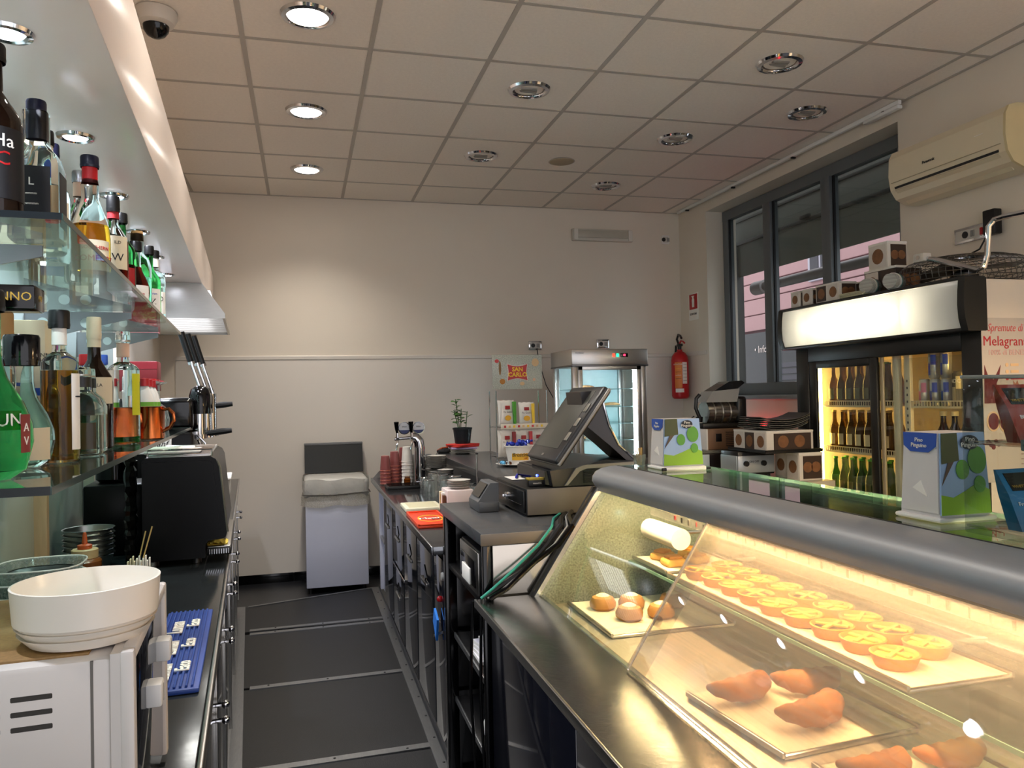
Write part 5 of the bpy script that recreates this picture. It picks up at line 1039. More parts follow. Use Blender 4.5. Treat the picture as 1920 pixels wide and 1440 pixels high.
# trays and pastries
PAPR = M('tray_paper', 'e8dcc4', .8, noise=.04)
def tray(label, x0, x1, y0, y1, z, rz=0):
    t = thing('pastry_tray', label, 'tray', ((x0+x1)/2, (y0+y1)/2, z), rz, 'paper-lined trays in the case'); w_, l_ = (x1-x0)/2, (y1-y0)/2
    obj('pan', MB().rbox(-w_, w_, -l_, l_, 0, .008, .003), STEEL, t); obj('liner', MB().rbox(-w_+.006, w_-.006, -l_+.006, l_-.006, .008, .0095, .0005, 1), PAPR, t)
    for s in (-1, 1): obj('rim', MB().rbox(s*w_-.004, s*w_+.004, -l_, l_, .004, .014, .002), STEEL, t)
    return t
CRUST = M('golden_crust', 'd08a34', .6, noise=.3, scale=50, bump=.3, bscale=90); CRUST2 = M('pale_crust', 'dca850', .6, noise=.3, scale=50, bump=.3, bscale=90); FILL = M('dark_filling', '3c2c12', .5, noise=.4, scale=60); CUST = M('cheese_filling', 'e0b848', .5, noise=.3, scale=60)
tray('paper-lined tray of small savoury tarts on the inner shelf', .958, 1.175, 1.08, 1.96, .9985)
random.seed(9); n_ = 0
tart_m = MB().lathe([(.030, 0), (.034, .001), (.042, .020), (.043, .024), (.040, .0255), (.036, .022), (.034, .018), (.001, .018)], 22, cap=False).mesh('crust', CRUST)
fill_m = [MB().lathe([(.034, .0185), (.02, .021), (.001, .022)], 18, cap=False).mesh('filling', q) for q in (FILL, CUST)]
strip_m = MB().rbox(-.032, .032, -.005, .005, .021, .026, .002).mesh('pastry_strip', CRUST2)
for j in range(9):
    for i in range(2):
        x = 1.018+.095*i+random.uniform(-.004, .004); y = 1.89-.089*j+.03*i+random.uniform(-.001, .001)
        if y < 1.13: continue
        c_ = thing('savoury_tart', 'golden tart on the inner shelf, %s from the far end, %s row' % (ORD[j], ['near', 'far'][i]), 'tart', (x, y, 1.0085), random.uniform(0, 6), 'tarts on the inner shelf')
        link('crust', tart_m, c_); link('filling', fill_m[0 if j < 2 else (n_ % 3 == 0) ^ 1], c_); link('pastry_strip', strip_m, c_)
        o = link('pastry_strip', strip_m, c_); o.rotation_euler = (0, 0, 1.3); n_ += 1
tray('paper-lined tray of croissants on the case floor nearest the camera', .76, 1.06, 1.17, 1.47, .8805, .08)
CROI = M('croissant_brown', 'a86a34', .55, noise=.35, scale=30, bump=.4, bscale=60)
def croissant(label, x, y, z, rz, s=1):
    t = thing('croissant', label, 'croissant', (x, y, z), rz, 'croissants on the case floor'); m = MB(); n = 13; pts = []; R = []
    for k in range(n):
        a = -1.25+2.5*k/(n-1); pts.append((.088*s*math.sin(a), .075*s*(1-math.cos(a))-.02, .036*s)); f = math.cos(a*1.05)**.8; R.append(max(.007, .030*s*f*(1.0+.16*(k % 2))))
    obj('roll', m.tube(pts, R, 14), CROI, t, 60); obj('tip', MB().ball(pts[0], .009*s), CROI, t); obj('tip', MB().ball(pts[-1], .009*s), CROI, t)
croissant('brown croissant at the left of the near tray', .838, 1.395, .891, .25, .80); croissant('brown croissant at the far right of the near tray', .985, 1.385, .891, -.1, .80); croissant('brown croissant lowest in the picture on the near tray', .90, 1.255, .891, .35, .85)
tray('paper-lined tray of filled rolls on the case floor behind the croissants', .80, 1.08, .82, 1.12, .8805)
for k, (x, y) in enumerate(((.865, 1.05), (1.01, 1.05), (.865, .91), (1.01, .91))): croissant('golden roll on the tray beyond the croissants, '+['far left one', 'far right one', 'near left one', 'near right one'][k], x, y, .891, .1, .70)
tray('tray of round buns at the far end of the case floor', .75, 1.10, 1.86, 2.20, .8805)
for k, (x, y) in enumerate(((.82, 2.10), (.90, 2.08), (.85, 1.98), (.94, 1.97), (1.02, 2.06))):
    c_ = thing('round_bun', 'round glazed bun at the far end of the case floor, %s from the door' % ORD[k], 'bun', (x, y, .890), 0, 'buns in the case')
    obj('dough', MB().lathe([(.028, 0), (.037, .008), (.038, .02), (.03, .034), (.014, .041), (.001, .043)], 18, cap=False), M('bun_brown', 'b88448', .5, noise=.25, scale=40), c_); obj('topping', MB().lathe([(.02, .0385), (.012, .043), (.001, .0445)], 12, cap=False), PAPR, c_)
tray('tray of flaky pastry squares on the far end of the inner shelf', .965, 1.20, 1.985, 2.21, .9985)
for k, (x, y) in enumerate(((1.02, 2.05), (1.10, 2.06), (1.03, 2.14), (1.12, 2.15))):
    c_ = thing('puff_pastry', 'flaky pastry square on the far inner tray, %s from the door' % ORD[k], 'pastry', (x, y, 1.0085), .3*k, 'puff pastries'); obj('dough', MB().rbox(-.03, .03, -.028, .028, 0, .022, .008, 3), CRUST2, c_); obj('top_layer', MB().rbox(-.022, .022, -.02, .02, .02, .03, .006, 2), CRUST, c_)
# ------------------------------------------------------------------ on the case top
ZG = 1.285
def napkinbox(label, x, y, w_, d_, h=.145):
    """slot end faces -x, picture card faces -y"""
    t = thing('napkin_dispenser', label, 'napkin dispenser', (x, y, ZG), 0, 'napkin dispensers on the case')
    NB = M('dispenser_grey', 'cfc9c8', .4); W, D_ = w_/2, d_/2; tp = .88
    obj('foot', MB().rbox(-W-.008, W+.008, -D_-.008, D_+.008, 0, .008, .004), WPLAST, t)
    V = [(sx*W*k, sy*D_*k, z) for z, k in ((.008, 1), (h, tp)) for sx, sy in ((-1, -1), (1, -1), (1, 1), (-1, 1))]
    obj('body', MB().add(V, [(0, 3, 2, 1), (4, 5, 6, 7), (0, 1, 5, 4), (1, 2, 6, 5), (2, 3, 7, 6), (3, 0, 4, 7)]), NB, t)
    k_ = (1-tp)/(h-.008)
    def py(xx, zz, o): return (xx*(1-k_*(zz-.008)), -D_*(1-k_*(zz-.008))-o, zz)
    def pxx(yy, zz, o): return (-W*(1-k_*(zz-.008))-o, yy*(1-k_*(zz-.008)), zz)
    def plate(nm, pts, f, o0, o1, mat, par):
        n = len(pts); return obj(nm, MB().add([f(a, z, o0) for a, z in pts]+[f(a, z, o1) for a, z in pts], [tuple(range(n)), tuple(range(n, 2*n))[::-1]]+[(i, (i+1) % n, n+(i+1) % n, n+i) for i in range(n)]), mat, par)
    pc_ = plate('picture_card', [(-W, .012), (W, .012), (W, h), (-W, h)], py, -.001, .003, M('card_sky', '9cb8dc', .5), t)
    plate('print_hill', [(-W, .012), (W, .012), (W, .05), (W*.5, .062), (0, .05), (-W*.5, .04), (-W, .045)], py, .003, .004, M('card_grass', '8ab52e', .5), pc_)
    for cx_, cz_, r_ in ((W*.55, .10, .020), (-W*.1, .085, .014), (W*.6, .06, .012)): plate('print_tree', [(cx_+r_*math.cos(a*PI/9), cz_+1.15*r_*math.sin(a*PI/9)) for a in range(18)], py, .004, .005, M('card_tree', '5c9c34', .5), pc_)
    plate('print_trunk', [(-W, .095), (-W*.25, .10), (-W*.3, h), (-W, h)], py, .0045, .0055, M('card_olive', '4c5230', .6), pc_)
    plate('print_trunk', [(-W, .06), (-W*.8, .075), (-W*.45, .10), (-W*.7, .10)], py, .0045, .0052, M('card_bark', '5a4a3c', .6), pc_)
    plate('print_badge', [(W*.25+.02*math.cos(a*PI/9), h-.016+.012*math.sin(a*PI/9)) for a in range(18)], py, .0055, .0065, M('badge_black', '1e2026', .5), pc_)
    for wd, zz in (('Pino', h-.011), ('Pinguino', h-.020)): text('lettering', wd, .011, PAPER, pc_, py(W*.25, zz, .0072), (PI/2-.05, 0, 0))
    sf = plate('slot_face', [(D_*.96, .014), (-D_*.96, .014), (-D_*.96, h), (D_*.96, h)], pxx, -.001, .002, M('dispenser_white', 'd4cfcc', .4), t)
    plate('badge', [(D_*.96, h), (-D_*.96, h), (-D_*.9, h-.022), (-D_*.5, h-.032), (D_*.5, h-.032), (D_*.9, h-.022)], pxx, .002, .004, BLUE, sf)
    for wd, zz in (('Pino', h-.012), ('Pinguino', h-.021)): text('lettering', wd, .010, PAPER, sf, pxx(0, zz, .0048), (PI/2-.05, 0, -PI/2))
    plate('napkin', [(D_*.35, .052), (-D_*.45, .040), (-D_*.1, .066)], pxx, .002, .0035, PAPER, sf)
    return t
napkinbox('green and blue napkin dispenser at the far end of the glass top', 1.055, 2.085, .125, .085)
t = thing('stick_cup', 'small clear cup of wooden sticks beside the far napkin dispenser', 'cup', (.985, 2.19, ZG)); obj('cup', MB().lathe([(.016, 0), (.02, .035), (.018, .035), (.015, .003)], 14, cap=False), TUMBLER, t)
for k in range(5): obj('stick', MB().cyl((-.006+.003*k, 0, .003), (-.012+.006*k, .002*k, .055), .0018, 6), M('bamboo', 'c9a868', .6), t)
t = thing('ball_pen', 'white pen lying before the far napkin dispenser', 'pen', (1.03, 2.0, ZG)); obj('barrel', MB().cyl((-.05, 0, .005), (.07, -.005, .005), .0045, 10), WPLAST, t); obj('clip', MB().cyl((.07, -.005, .005), (.085, -.0056, .005), .003, 8), INK, t); obj('grip', MB().cyl((-.062, .0006, .005), (-.05, 0, .005), .0047, 10), BLACK, t)
napkinbox('napkin dispenser with white slot end beside the acrylic tea stand', 1.045, 1.085, .10, .085)
# acrylic tea display
AC = GL('acrylic', 'e6eae8', 1.5); ACE = M('acrylic_bright_edge', 'b9c4c0', .1, trans=.6, noise=0)
t = thing('acrylic_stand', 'clear acrylic two-tier stand of tea packets at the right edge', 'stand', (.95, .80, ZG))
obj('side', MB().rbox(0, .004, .0, .15, .004, .235, .002), AC, t); obj('side', MB().rbox(.30, .304, .0, .15, .004, .235, .002), AC, t)
for x in (0, .30):
    obj('side_edge', MB().tube([(x+.002, 0, .004), (x+.002, 0, .215), (x+.002, .012, .232), (x+.002, .15, .235)], .003, 6), ACE, t)
obj('tier', MB().rbox(.004, .30, .02, .15, .012, .016, .001), AC, t); obj('tier', MB().rbox(.004, .30, .05, .15, .135, .139, .001), AC, t)
for z, y in ((.03, .012), (.145, .042)): obj('lip', MB().rbox(.004, .30, y, y+.004, z-.02, z+.004, .001), ACE, t)
obj('tier_front', MB().rbox(.004, .30, .05, .056, .13, .146, .002), ACE, t)
def teapack(label, x, y, z, col, mat, sub, rz=0):
    t = thing('tea_packet', label, 'tea packet', (x, y, z), rz, 'tea packets in the acrylic stand'); t.scale = (.88, .8, .72)
    m = MB(); V = [(-.045, -.014, 0), (.045, -.014, 0), (.045, .014, 0), (-.045, .014, 0), (-.045, .012, .07), (.045, .012, .07), (.045, .034, .07), (-.045, .034, .07), (-.043, .040, .115), (.043, .040, .115), (.043, .044, .115), (-.043, .044, .115)]
    F = [(0, 3, 2, 1), (0, 1, 5, 4), (1, 2, 6, 5), (2, 3, 7, 6), (3, 0, 4, 7), (4, 5, 9, 8), (5, 6, 10, 9), (6, 7, 11, 10), (7, 4, 8, 11), (8, 9, 10, 11)]
    obj('pouch', m.add(V, F), mat, t, 20)
    tilt = math.atan2(.026, .07)
    def onf(zz): return -.014+zz*.026/.07 if zz < .07 else .012+(zz-.07)*.028/.045
    obj('crest_panel', MB().add([(-.033, onf(.075)-.0015, .075), (.033, onf(.075)-.0015, .075), (.033, onf(.108)-.0015, .108), (-.033, onf(.108)-.0015, .108), (-.033, onf(.075), .075), (.033, onf(.075), .075), (.033, onf(.108), .108), (-.033, onf(.108), .108)], [(0, 1, 2, 3), (7, 6, 5, 4), (0, 4, 5, 1), (2, 6, 7, 3), (1, 5, 6, 2), (0, 3, 7, 4)]), BLACK, t)
    text('lettering', 'WHITTINGTON', .0085, GOLD, t, (0, onf(.083)-.0028, .083), (PI/2-.556, 0, 0)); text('lettering', sub, .011, PAPER, t, (0, onf(.05)-.001, .05), (PI/2-tilt, 0, 0)); text('lettering', 'infuso', .007, PAPER, t, (0, onf(.062)-.001, .062), (PI/2-tilt, 0, 0))
    b_ = obj('print', MB().lathe([(.012, 0), (.012, .001)], 16, (0, 0, 0)), M('print_brown', '4a2c20', .5), t); b_.location = (-.012, onf(.022)-.0005, .022); b_.rotation_euler = (PI/2-tilt, 0, 0)
teapack('blue tea packet in the lower tier of the acrylic stand', 1.002, .875, ZG+.0165, 0, M('tea_blue', '1f6f9a', .35), 'Frutti di Bosco')
teapack('dark blue tea packet beside the light blue one, at the picture edge', 1.10, .875, ZG+.0165, 0, M('tea_navy', '20386e', .35), 'Agrumi')
teapack('rust red tea packet in the upper tier of the acrylic stand', 1.01, .88, ZG+.1395, 0, M('tea_rust', '8e2e1c', .35), 'Black Forest')
teapack('dark tea packet in the upper tier, at the picture edge', 1.105, .88, ZG+.1395, 0, M('tea_black', '2a2422', .35), 'Earl Grey')
# ================================================================== drinks fridge
FX, FY0, FY1, FZ = 2.90, 2.78, 4.12, 1.985
t = thing('drinks_fridge', 'tall black-fronted drinks fridge with glowing header and sliding glass doors', 'fridge', (FX, FY0, 0))
FL = FY1-FY0; FD = .58
SIDE = M('fridge_side_cream', 'd6cab8', .45, noise=.03); FBK = M('fridge_black', '111110', .35, noise=.08); INT = M('fridge_inner', 'c9bfae', .5)
obj('near_side', MB().rbox(.03, FD, 0, .03, .03, FZ, .004), SIDE, t); obj('far_side', MB().rbox(.03, FD, FL-.03, FL, .03, FZ, .004), SIDE, t)
obj('back', MB().rbox(FD-.03, FD, .03, FL-.03, .03, FZ, .003), INT, t); obj('roof', MB().rbox(.03, FD-.03, .03, FL-.03, FZ-.03, FZ, .003), SIDE, t)
obj('floor_panel', MB().rbox(.03, FD-.03, .03, FL-.03, .03, .30, .003), FBK, t); obj('ceiling_panel', MB().rbox(.03, FD-.03, .03, FL-.03, 1.70, 1.73, .003), INT, t)
# front frame
for a in ((0, .035, 0, .11, .03, 1.765), (0, .035, FL-.115, FL, .03, 1.765), (0, .035, .11, FL-.115, 1.67, 1.765), (0, .035, .11, FL-.115, .03, .34)): obj('frame', MB().rbox(*a, r=.004), FBK, t)
dl = obj('sliding_door', MB().box(.012, .016, .66, FL-.17, .40, 1.63), PANE, t)
for a in ((.004, .022, .66, .715, .34, 1.67), (.004, .022, FL-.18, FL-.115, .34, 1.67), (.004, .022, .715, FL-.18, 1.63, 1.67), (.004, .022, .715, FL-.18, .34, .40)): obj('door_frame', MB().rbox(*a, r=.003), FBK, dl)
dr = obj('sliding_door', MB().box(.026, .030, .12, .66, .40, 1.655), PANE, t)
for a in ((.022, .034, .635, .66, .34, 1.67), (.022, .034, .11, .125, .34, 1.67)): obj('door_frame', MB().rbox(*a, r=.003), M('door_frame_pale', 'b0a488', .4, .3), dr)
# header box with a lamp behind a milky panel
hb = obj('header_box', MB().rbox(-.02, .03, -.005, FL+.01, 1.765, 1.78, .004), FBK, t)
obj('header_top', MB().rbox(-.085, .03, -.005, FL+.04, FZ-.004, FZ+.012, .005), FBK, t); obj('header_bottom', MB().rbox(-.075, .03, -.005, FL+.04, 1.752, 1.768, .004), FBK, t); obj('header_back', MB().rbox(.02, .031, .0, FL, 1.78, FZ-.004, .002), WPLAST, t)
for s, y0, y1 in ((0, -.008, .03), (1, FL+.005, FL+.042)):
    obj('header_end', MB().prism([(-.085, 1.99), (-.092, 1.93), (-.095, 1.87), (-.09, 1.81), (-.075, 1.755), (.03, 1.755), (.03, 1.99)], 'y', y0, y1), FBK, t)
pan = [(-.080, 1.98), (-.087, 1.93), (-.090, 1.87), (-.085, 1.81), (-.072, 1.768)]
obj('header_panel', MB().prism(pan+[(a+.003, b) for a, b in pan[::-1]], 'y', .03, FL+.005), TR('milky_panel', 'eceef2', .55), t, 60)
lt = obj('header_tube', MB().cyl((-.035, .38, 1.87), (-.035, FL-.22, 1.87), .016, 12), EM('header_lamp', 'fff0c8', HEADER_E), t)
# inside
FLED = EM('fridge_led', 'ffcf70', FRIDGE_E)
obj('led_strip', MB().rbox(.045, .058, FL-.165, FL-.13, .42, 1.655, .003), FLED, t)
obj('led_strip', MB().rbox(.045, .055, .045, .06, .42, 1.655, .003), FLED, t)
WIRE = M('white_wire', 'e0d6bc', .4)
obj('centre_post', MB().rbox(.05, .075, .56, .60, .30, 1.69, .003), WIRE, t); obj('centre_post', MB().rbox(.05, .07, .48, .52, .30, 1.69, .003), WIRE, t)
for k in range(22): obj('post_hole', MB().box(.0485, .0505, .496, .504, .80+.035*k, .812+.035*k), INK, t)
SHZ = [1.415, 1.155, .885, .62]
for z in SHZ:
    for (a, b) in ((.06, .48), (.60, FL-.10)):
        s_ = obj('shelf', MB().rbox(.055, .062, a, b, z-.012, z, .002).rbox(.055, .062, a, b, z+.014, z+.018, .001) if False else MB().rbox(.055, .062, a, b, z-.004, z+.0, .001), WIRE, t)
        obj('shelf_rail', MB().rbox(.052, .058, a, b, z+.022, z+.027, .001), WIRE, s_); obj('shelf_rail', MB().rbox(.052, .058, a, b, z-.010, z-.004, .001), WIRE, s_)
        n = int((b-a)/.018)
        for k in range(n): obj('shelf_wire', MB().box(.054, .057, a+.009+.018*k, a+.0125+.018*k, z-.006, z+.024), WIRE, s_)
        obj('shelf_plate', MB().box(.062, FD-.04, a, b, z-.004, z-.001), GL('shelf_sheet', 'e4dcc8', 1.3, .1, .3), s_)
    if False: pass
# beer bottles on the left half (three shelves)
def beer_mesh(h, r, glass): return MB().lathe([(r*.9, 0), (r, .004), (r, h*.52), (r*.85, h*.6), (r*.5, h*.72), (r*.42, h*.8), (r*.40, h*.95), (r*.46, h*.955), (r*.46, h*.975)], 14).mesh('glass', glass)
BG1 = M('beer_glass_amber', '6b4a1c', .06, noise=0, trans=.7, ior=1.3); BG2 = M('beer_glass_green', '2f6b2a', .06, noise=0, trans=.7, ior=1.3)
for si, (gl_, capm, words) in enumerate(((BG1, M('cap_green', '5a8a3c', .3, .5), 'amber beer bottle'), (BG1, M('cap_gold', 'b89a4c', .3, .5), 'labelled amber beer bottle'), (BG2, M('cap_green2', '4cae3c', .3, .5), 'green beer bottle'))):
    h = .232; bm_ = beer_mesh(h, .028, gl_); cm = MB().lathe([(.0135, h*.955), (.0145, h*.965), (.0125, h), (.001, h)], 12, cap=False).mesh('cap', capm); lm_ = MB().patch(.028, h*.15, h*.42, PI-.9, PI+.9, 8).mesh('label', CREML if si == 1 else M('beer_label', '5a5a3a' if si == 0 else '8a9a6a', .5))
    for row in range(2):
        for k in range(7):
            c_ = thing('beer_bottle', '%s on the %s fridge shelf, %s from the light strip, %s row' % (words, ['top', 'middle', 'bottom'][si], ORD[k], ['front', 'back'][row]), 'bottle', (FX+.105+.075*row, FY0+FL-.205-.072*k, SHZ[si]), 0, 'beer bottles in the fridge')
            link('glass', bm_, c_); link('cap', cm, c_); link('label', lm_, c_)
def can_mesh(r, h): return MB().lathe([(r*.8, 0), (r, .008), (r, h-.012), (r*.84, h-.002), (r*.86, h), (r*.8, h), (r*.78, h-.003), (.001, h-.003)], 18, cap=False)
CANS = {'silver and blue slim can': ('b8bcc8', '22389a', .026, .134), 'white and pink slim can': ('d8d4d4', 'c06a8a', .026, .134), 'dark gold tall can': ('6b6250', 'c8b890', .033, .165), 'orange soda can': ('e0601c', 'f0c030', .033, .115), 'lemon soda can': ('d8b81c', '3a9a3c', .033, .115), 'yellow soda can': ('e8c41c', 'f0f0e0', .033, .115), 'red cola can': ('b01820', 'e8e0d8', .033, .115)}
cm_ = {}
for nm, (c1, c2, r, h) in CANS.items():
    m1 = M('can_'+nm.replace(' ', '_'), c1, .25, .5, noise=.05); m2 = M('print_'+nm.replace(' ', '_'), c2, .3, .3, noise=0)
    cm_[nm] = (can_mesh(r, h).mesh('body', m1), MB().patch(r, h*.12, h*.55, PI-.9, PI+.1, 6).mesh('print', m2), MB().patch(r, h*.5, h*.86, PI+.2, PI+1.1, 6).mesh('print', m2), MB().lathe([(r*.76, h-.0028), (r*.3, h-.002), (.001, h-.002)], 14, cap=False).mesh('lid', SILVER), r, h)
def can(nm, y, z, where, x=.105, txt=None):
    b, p1_, p2_, ld, r, h = cm_[nm]
    c_ = thing('drink_can', '%s %s' % (nm, where), 'can', (FX+x, FY0+y, z), 0, 'cans in the fridge'); link('body', b, c_); link('print', p1_, c_); link('print', p2_, c_); link('lid', ld, c_)
    if txt: text('lettering', txt, .026, PAPER, c_, bend=(r, PI+.35, h*.72))
z0 = SHZ[0]
can('white and pink slim can', .445, z0, 'at the left of the top fridge shelf')
for k, y in enumerate((.375, .305)): can('silver and blue slim can', y, z0, 'on the top shelf, %s from the post' % ORD[k])
for k, y in enumerate((.38, .305, .235)): can('silver and blue slim can', y, z0+.1355, 'in the upper layer, %s from the post' % ORD[k], .105 if k < 2 else .18) if k < 2 else can('silver and blue slim can', y, z0, 'behind the tall dark cans', .20)
for k, y in enumerate((.225, .145)): can('dark gold tall can', y, z0, 'on the top fridge shelf, %s from the post' % ORD[k], txt='ADOY')
can('orange soda can', .085, z0, 'at the right end of the top fridge shelf', .105, 'Fanta')
for k, y in enumerate((.22, .15)): can('silver and blue slim can', y, z0+.1, 'on') if False else None
z1 = SHZ[1]
can('orange soda can', .355, z1, 'on the middle shelf beside the lemon one', .105, 'Fanta'); can('lemon soda can', .275, z1, 'on the middle shelf', .105, 'Lem'); can('yellow soda can', .20, z1, 'on the middle shelf', .11)
can('red cola can', .13, z1, 'on the middle shelf, left one'); can('red cola can', .075, z1, 'on the middle shelf, right one', .18)
bmk = beer_mesh(.225, .032, M('cola_glass', '120a08', .08, noise=0, trans=.2)); cpk = MB().lathe([(.017, .208), (.018, .212), (.018, .23), (.001, .231)], 14, cap=False).mesh('cap', M('cap_white', 'd8d2c4', .4))
for k, y in enumerate((.43, .36, .29, .21, .14)):
    c_ = thing('cola_bottle', 'dark bottle with white cap at the back of the middle shelf, %s from the post' % ORD[k], 'bottle', (FX+.20, FY0+y, z1), 0, 'dark bottles in the fridge'); link('glass', bmk, c_); link('cap', cpk, c_)
z2 = SHZ[2]
jb = MB().lathe([(.026, 0), (.028, .004), (.028, .07), (.024, .10), (.014, .125), (.013, .16), (.014, .165)], 14)
for k, (y, col) in enumerate(((.43, 'b8741c'), (.37, 'c8921c'), (.31, 'd8b02c'), (.25, '7a9a1c'), (.19, 'c8701c'), (.13, 'a83a1c'))):
    c_ = thing('juice_bottle', ['amber', 'orange', 'golden', 'green', 'deep orange', 'red'][k]+' juice bottle with gold foil top on the bottom shelf', 'bottle', (FX+.105, FY0+y, z2), 0, 'juice bottles in the fridge')
    link('glass', jb.mesh('glass', M('juice_%d' % k, col, .12, noise=.08, trans=.3)), c_); obj('foil', MB().lathe([(.0165, .125), (.0155, .17), (.012, .185), (.001, .186)], 12, cap=False), M('foil_gold', 'c8b088', .25, .8), c_); obj('label', MB().patch(.028, .02, .06, PI-.8, PI+.8, 6), BLACK, c_)
# poster on the fridge side
t = thing('poster', 'pomegranate juice poster on the side of the drinks fridge', 'poster', (FX, FY0-.0005, 0))
obj('sheet', MB().rbox(.0, .42, -.002, 0, 1.08, 1.81, .0005, 1), M('poster_grey', 'b9b0a4', .5, noise=.04), t)
PR = M('poster_red', 'b01c28', .5); PD = M('poster_wine', '5e1a20', .5, noise=.2, scale=60)
text('lettering', 'Spremute di', .05, M('poster_rose', 'c85a58', .5), t, (.13, -.003, 1.765), (PI/2, 0, 0), shear=.3, sx=.8); text('lettering', 'Melagrana', .062, PR, t, (.005, -.003, 1.705), (PI/2, 0, 0), align='LEFT'); text('lettering', '100% di BENESSERE', .034, M('poster_pale_rose', 'c89a94', .5), t, (.03, -.003, 1.655), (PI/2, 0, 0), align='LEFT')
for k in range(3):
    obj('print_bar', MB().rbox(.155, .20+.1*(k == 2), -.0035, -.002, 1.60-.03*k-.006, 1.60-.03*k+.006, .0004, 1), [BEIGE, BEIGE, PR][k], t); obj('print_dot', MB().cyl((.135, -.0035, 1.60-.03*k), (.135, -.002, 1.60-.03*k), .009, 12), [BEIGE, BEIGE, PR][k], t)
obj('print_splash', MB().prism([(.005, 1.43), (.01, 1.60), (.03, 1.55), (.06, 1.535), (.10, 1.60), (.09, 1.545), (.075, 1.52), (.07, 1.43)], 'y', -.0032, -.002), PD, t)
obj('print_fruit', MB().prism([(.24+.11*math.cos(a)*1.1, 1.42+.085*math.sin(a)) for a in [i*PI/12 for i in range(24)]], 'y', -.0036, -.002), M('poster_fruit', 'a0684e', .5, noise=.2), t)
obj('print_crown', MB().prism([(.17, 1.49), (.165, 1.53), (.18, 1.515), (.19, 1.53), (.20, 1.505)], 'y', -.004, -.003), M('poster_fruit', 'a0684e', .5), t)
for (cx_, cz_) in ((.05, 1.35), (.115, 1.345)):
    q = obj('print_half', MB().prism([(cx_+.036*math.cos(a), cz_+.045*math.sin(a)) for a in [i*PI/10 for i in range(20)]], 'y', -.0042, -.002), BEIGE, t); obj('print_seeds', MB().prism([(cx_+.029*math.cos(a), cz_+.037*math.sin(a)) for a in [i*PI/10 for i in range(20)]], 'y', -.005, -.0042), PD, q)
for k in range(5): obj('print_seed', MB().cyl((.02+.014*k, -.0036, 1.26-.012*(k % 3)), (.02+.014*k, -.002, 1.26-.012*(k % 3)), .011, 10), PD, t)
for k in range(6): obj('print_line', MB().rbox(.20, .38, -.003, -.002, 1.22-.022*k, 1.224-.022*k, .0003, 1), M('poster_text', '8a6e68', .6), t)
# ------------------------------------------------------------------ on top of the fridge
ZF = FZ+.0005
COOK = M('cookie_print', '7c5434', .6, noise=.4, scale=30); DKB = M('carton_dark', '241c1a', .45); 
def cookiebox(label, x, y, z, w_, d_, h_, dark=False, name='biscuit_box', face=None):
    t = thing(name, label, 'box', (x, y, z), 0, 'biscuit boxes'); base = DKB if dark else M('carton_white', 'd6d0c6', .5)
    obj('box', MB().rbox(0, w_, 0, d_, 0, h_, .002), base, t)
    obj('lid', MB().rbox(-.001, w_+.001, -.001, d_+.001, h_*.92, h_+.001, .001, 1), M('carton_lid', 'e0dcd4', .5), t)
    n = max(1, round(d_/.11))
    for k in range(n):   # prints on the face towards the aisle (-x)
        pz = obj('print', MB().rbox(-.0015, 0, d_*k/n+.01, d_*(k+1)/n-.008, h_*.06, h_*.9, .0005, 1), M('print_dark', '3a2a22', .5) if (k+dark) % 2 else M('print_pale', 'cfc8c0', .5), t)
        c1 = d_*(k+.5)/n; obj('biscuit', MB().cyl((-.003, c1, h_*.48), (-.0014, c1, h_*.48), min(h_*.30, d_/n*.30), 14), COOK if not ((k+dark) % 2) or k else SILVER, pz)
    p2 = obj('print', MB().rbox(w_*.15, w_*.95, -.0015, 0, h_*.06, h_*.88, .0005, 1), M('print_dark', '3a2a22', .5), t)
    for k in range(2): obj('biscuit', MB().cyl((w_*(.35+.35*k), -.003, h_*.48), (w_*(.35+.35*k), -.0014, h_*.48), min(h_*.3, w_*.2), 14), COOK, p2)
    return t
cookiebox('dark printed biscuit box on the fridge top', 2.92, 3.30, ZF+.0115, .16, .23, .135, True)
cookiebox('pale biscuit box standing on the dark one above the fridge', 2.925, 3.36, ZF+.148, .12, .14, .135)
cookiebox('small white carton on the fridge top, leftmost', 2.83, 3.97, ZF+.0115, .07, .085, .095, name='small_carton'); cookiebox('small white carton on the fridge top, second from left', 2.83, 3.86, ZF+.0115, .07, .085, .095, name='small_carton'); cookiebox('wider white carton on the fridge top beside the shakers', 2.83, 3.62, ZF+.0115, .11, .20, .10, name='small_carton')
cookiebox('low brown biscuit box behind the shakers on the fridge', 2.97, 3.54, ZF+.0115, .10, .12, .10, True)
for k, (y, l) in enumerate(((3.42, 'glass shaker with white and teal cap lying on the fridge, left one'), (3.25, 'glass shaker with white and teal cap lying on the fridge, right one'))):
    t = thing('glass_shaker', l, 'shaker', (2.868, y, ZF+.052-.04*0), .4, 'shakers on the fridge'); t.location.z = ZF+.0535
    obj('jar', MB().cyl((-.02, 0, 0), (.03, 0, 0), .042, 18), GL('shaker_glass', 'b8bcb4', 1.6, .05, .3), t); obj('cap', MB().cyl((-.055, 0, 0), (-.02, 0, 0), .036, 18, .042), GL('shaker_top', 'c8ccc4', 1.5, .1, .5), t); obj('band', MB().cyl((-.026, 0, 0), (-.014, 0, 0), .0435, 18), WPLAST, t); obj('teal_ring', MB().cyl((-.014, 0, 0), (-.004, 0, 0), .0436, 18), M('teal', '4f8a80', .4), t)
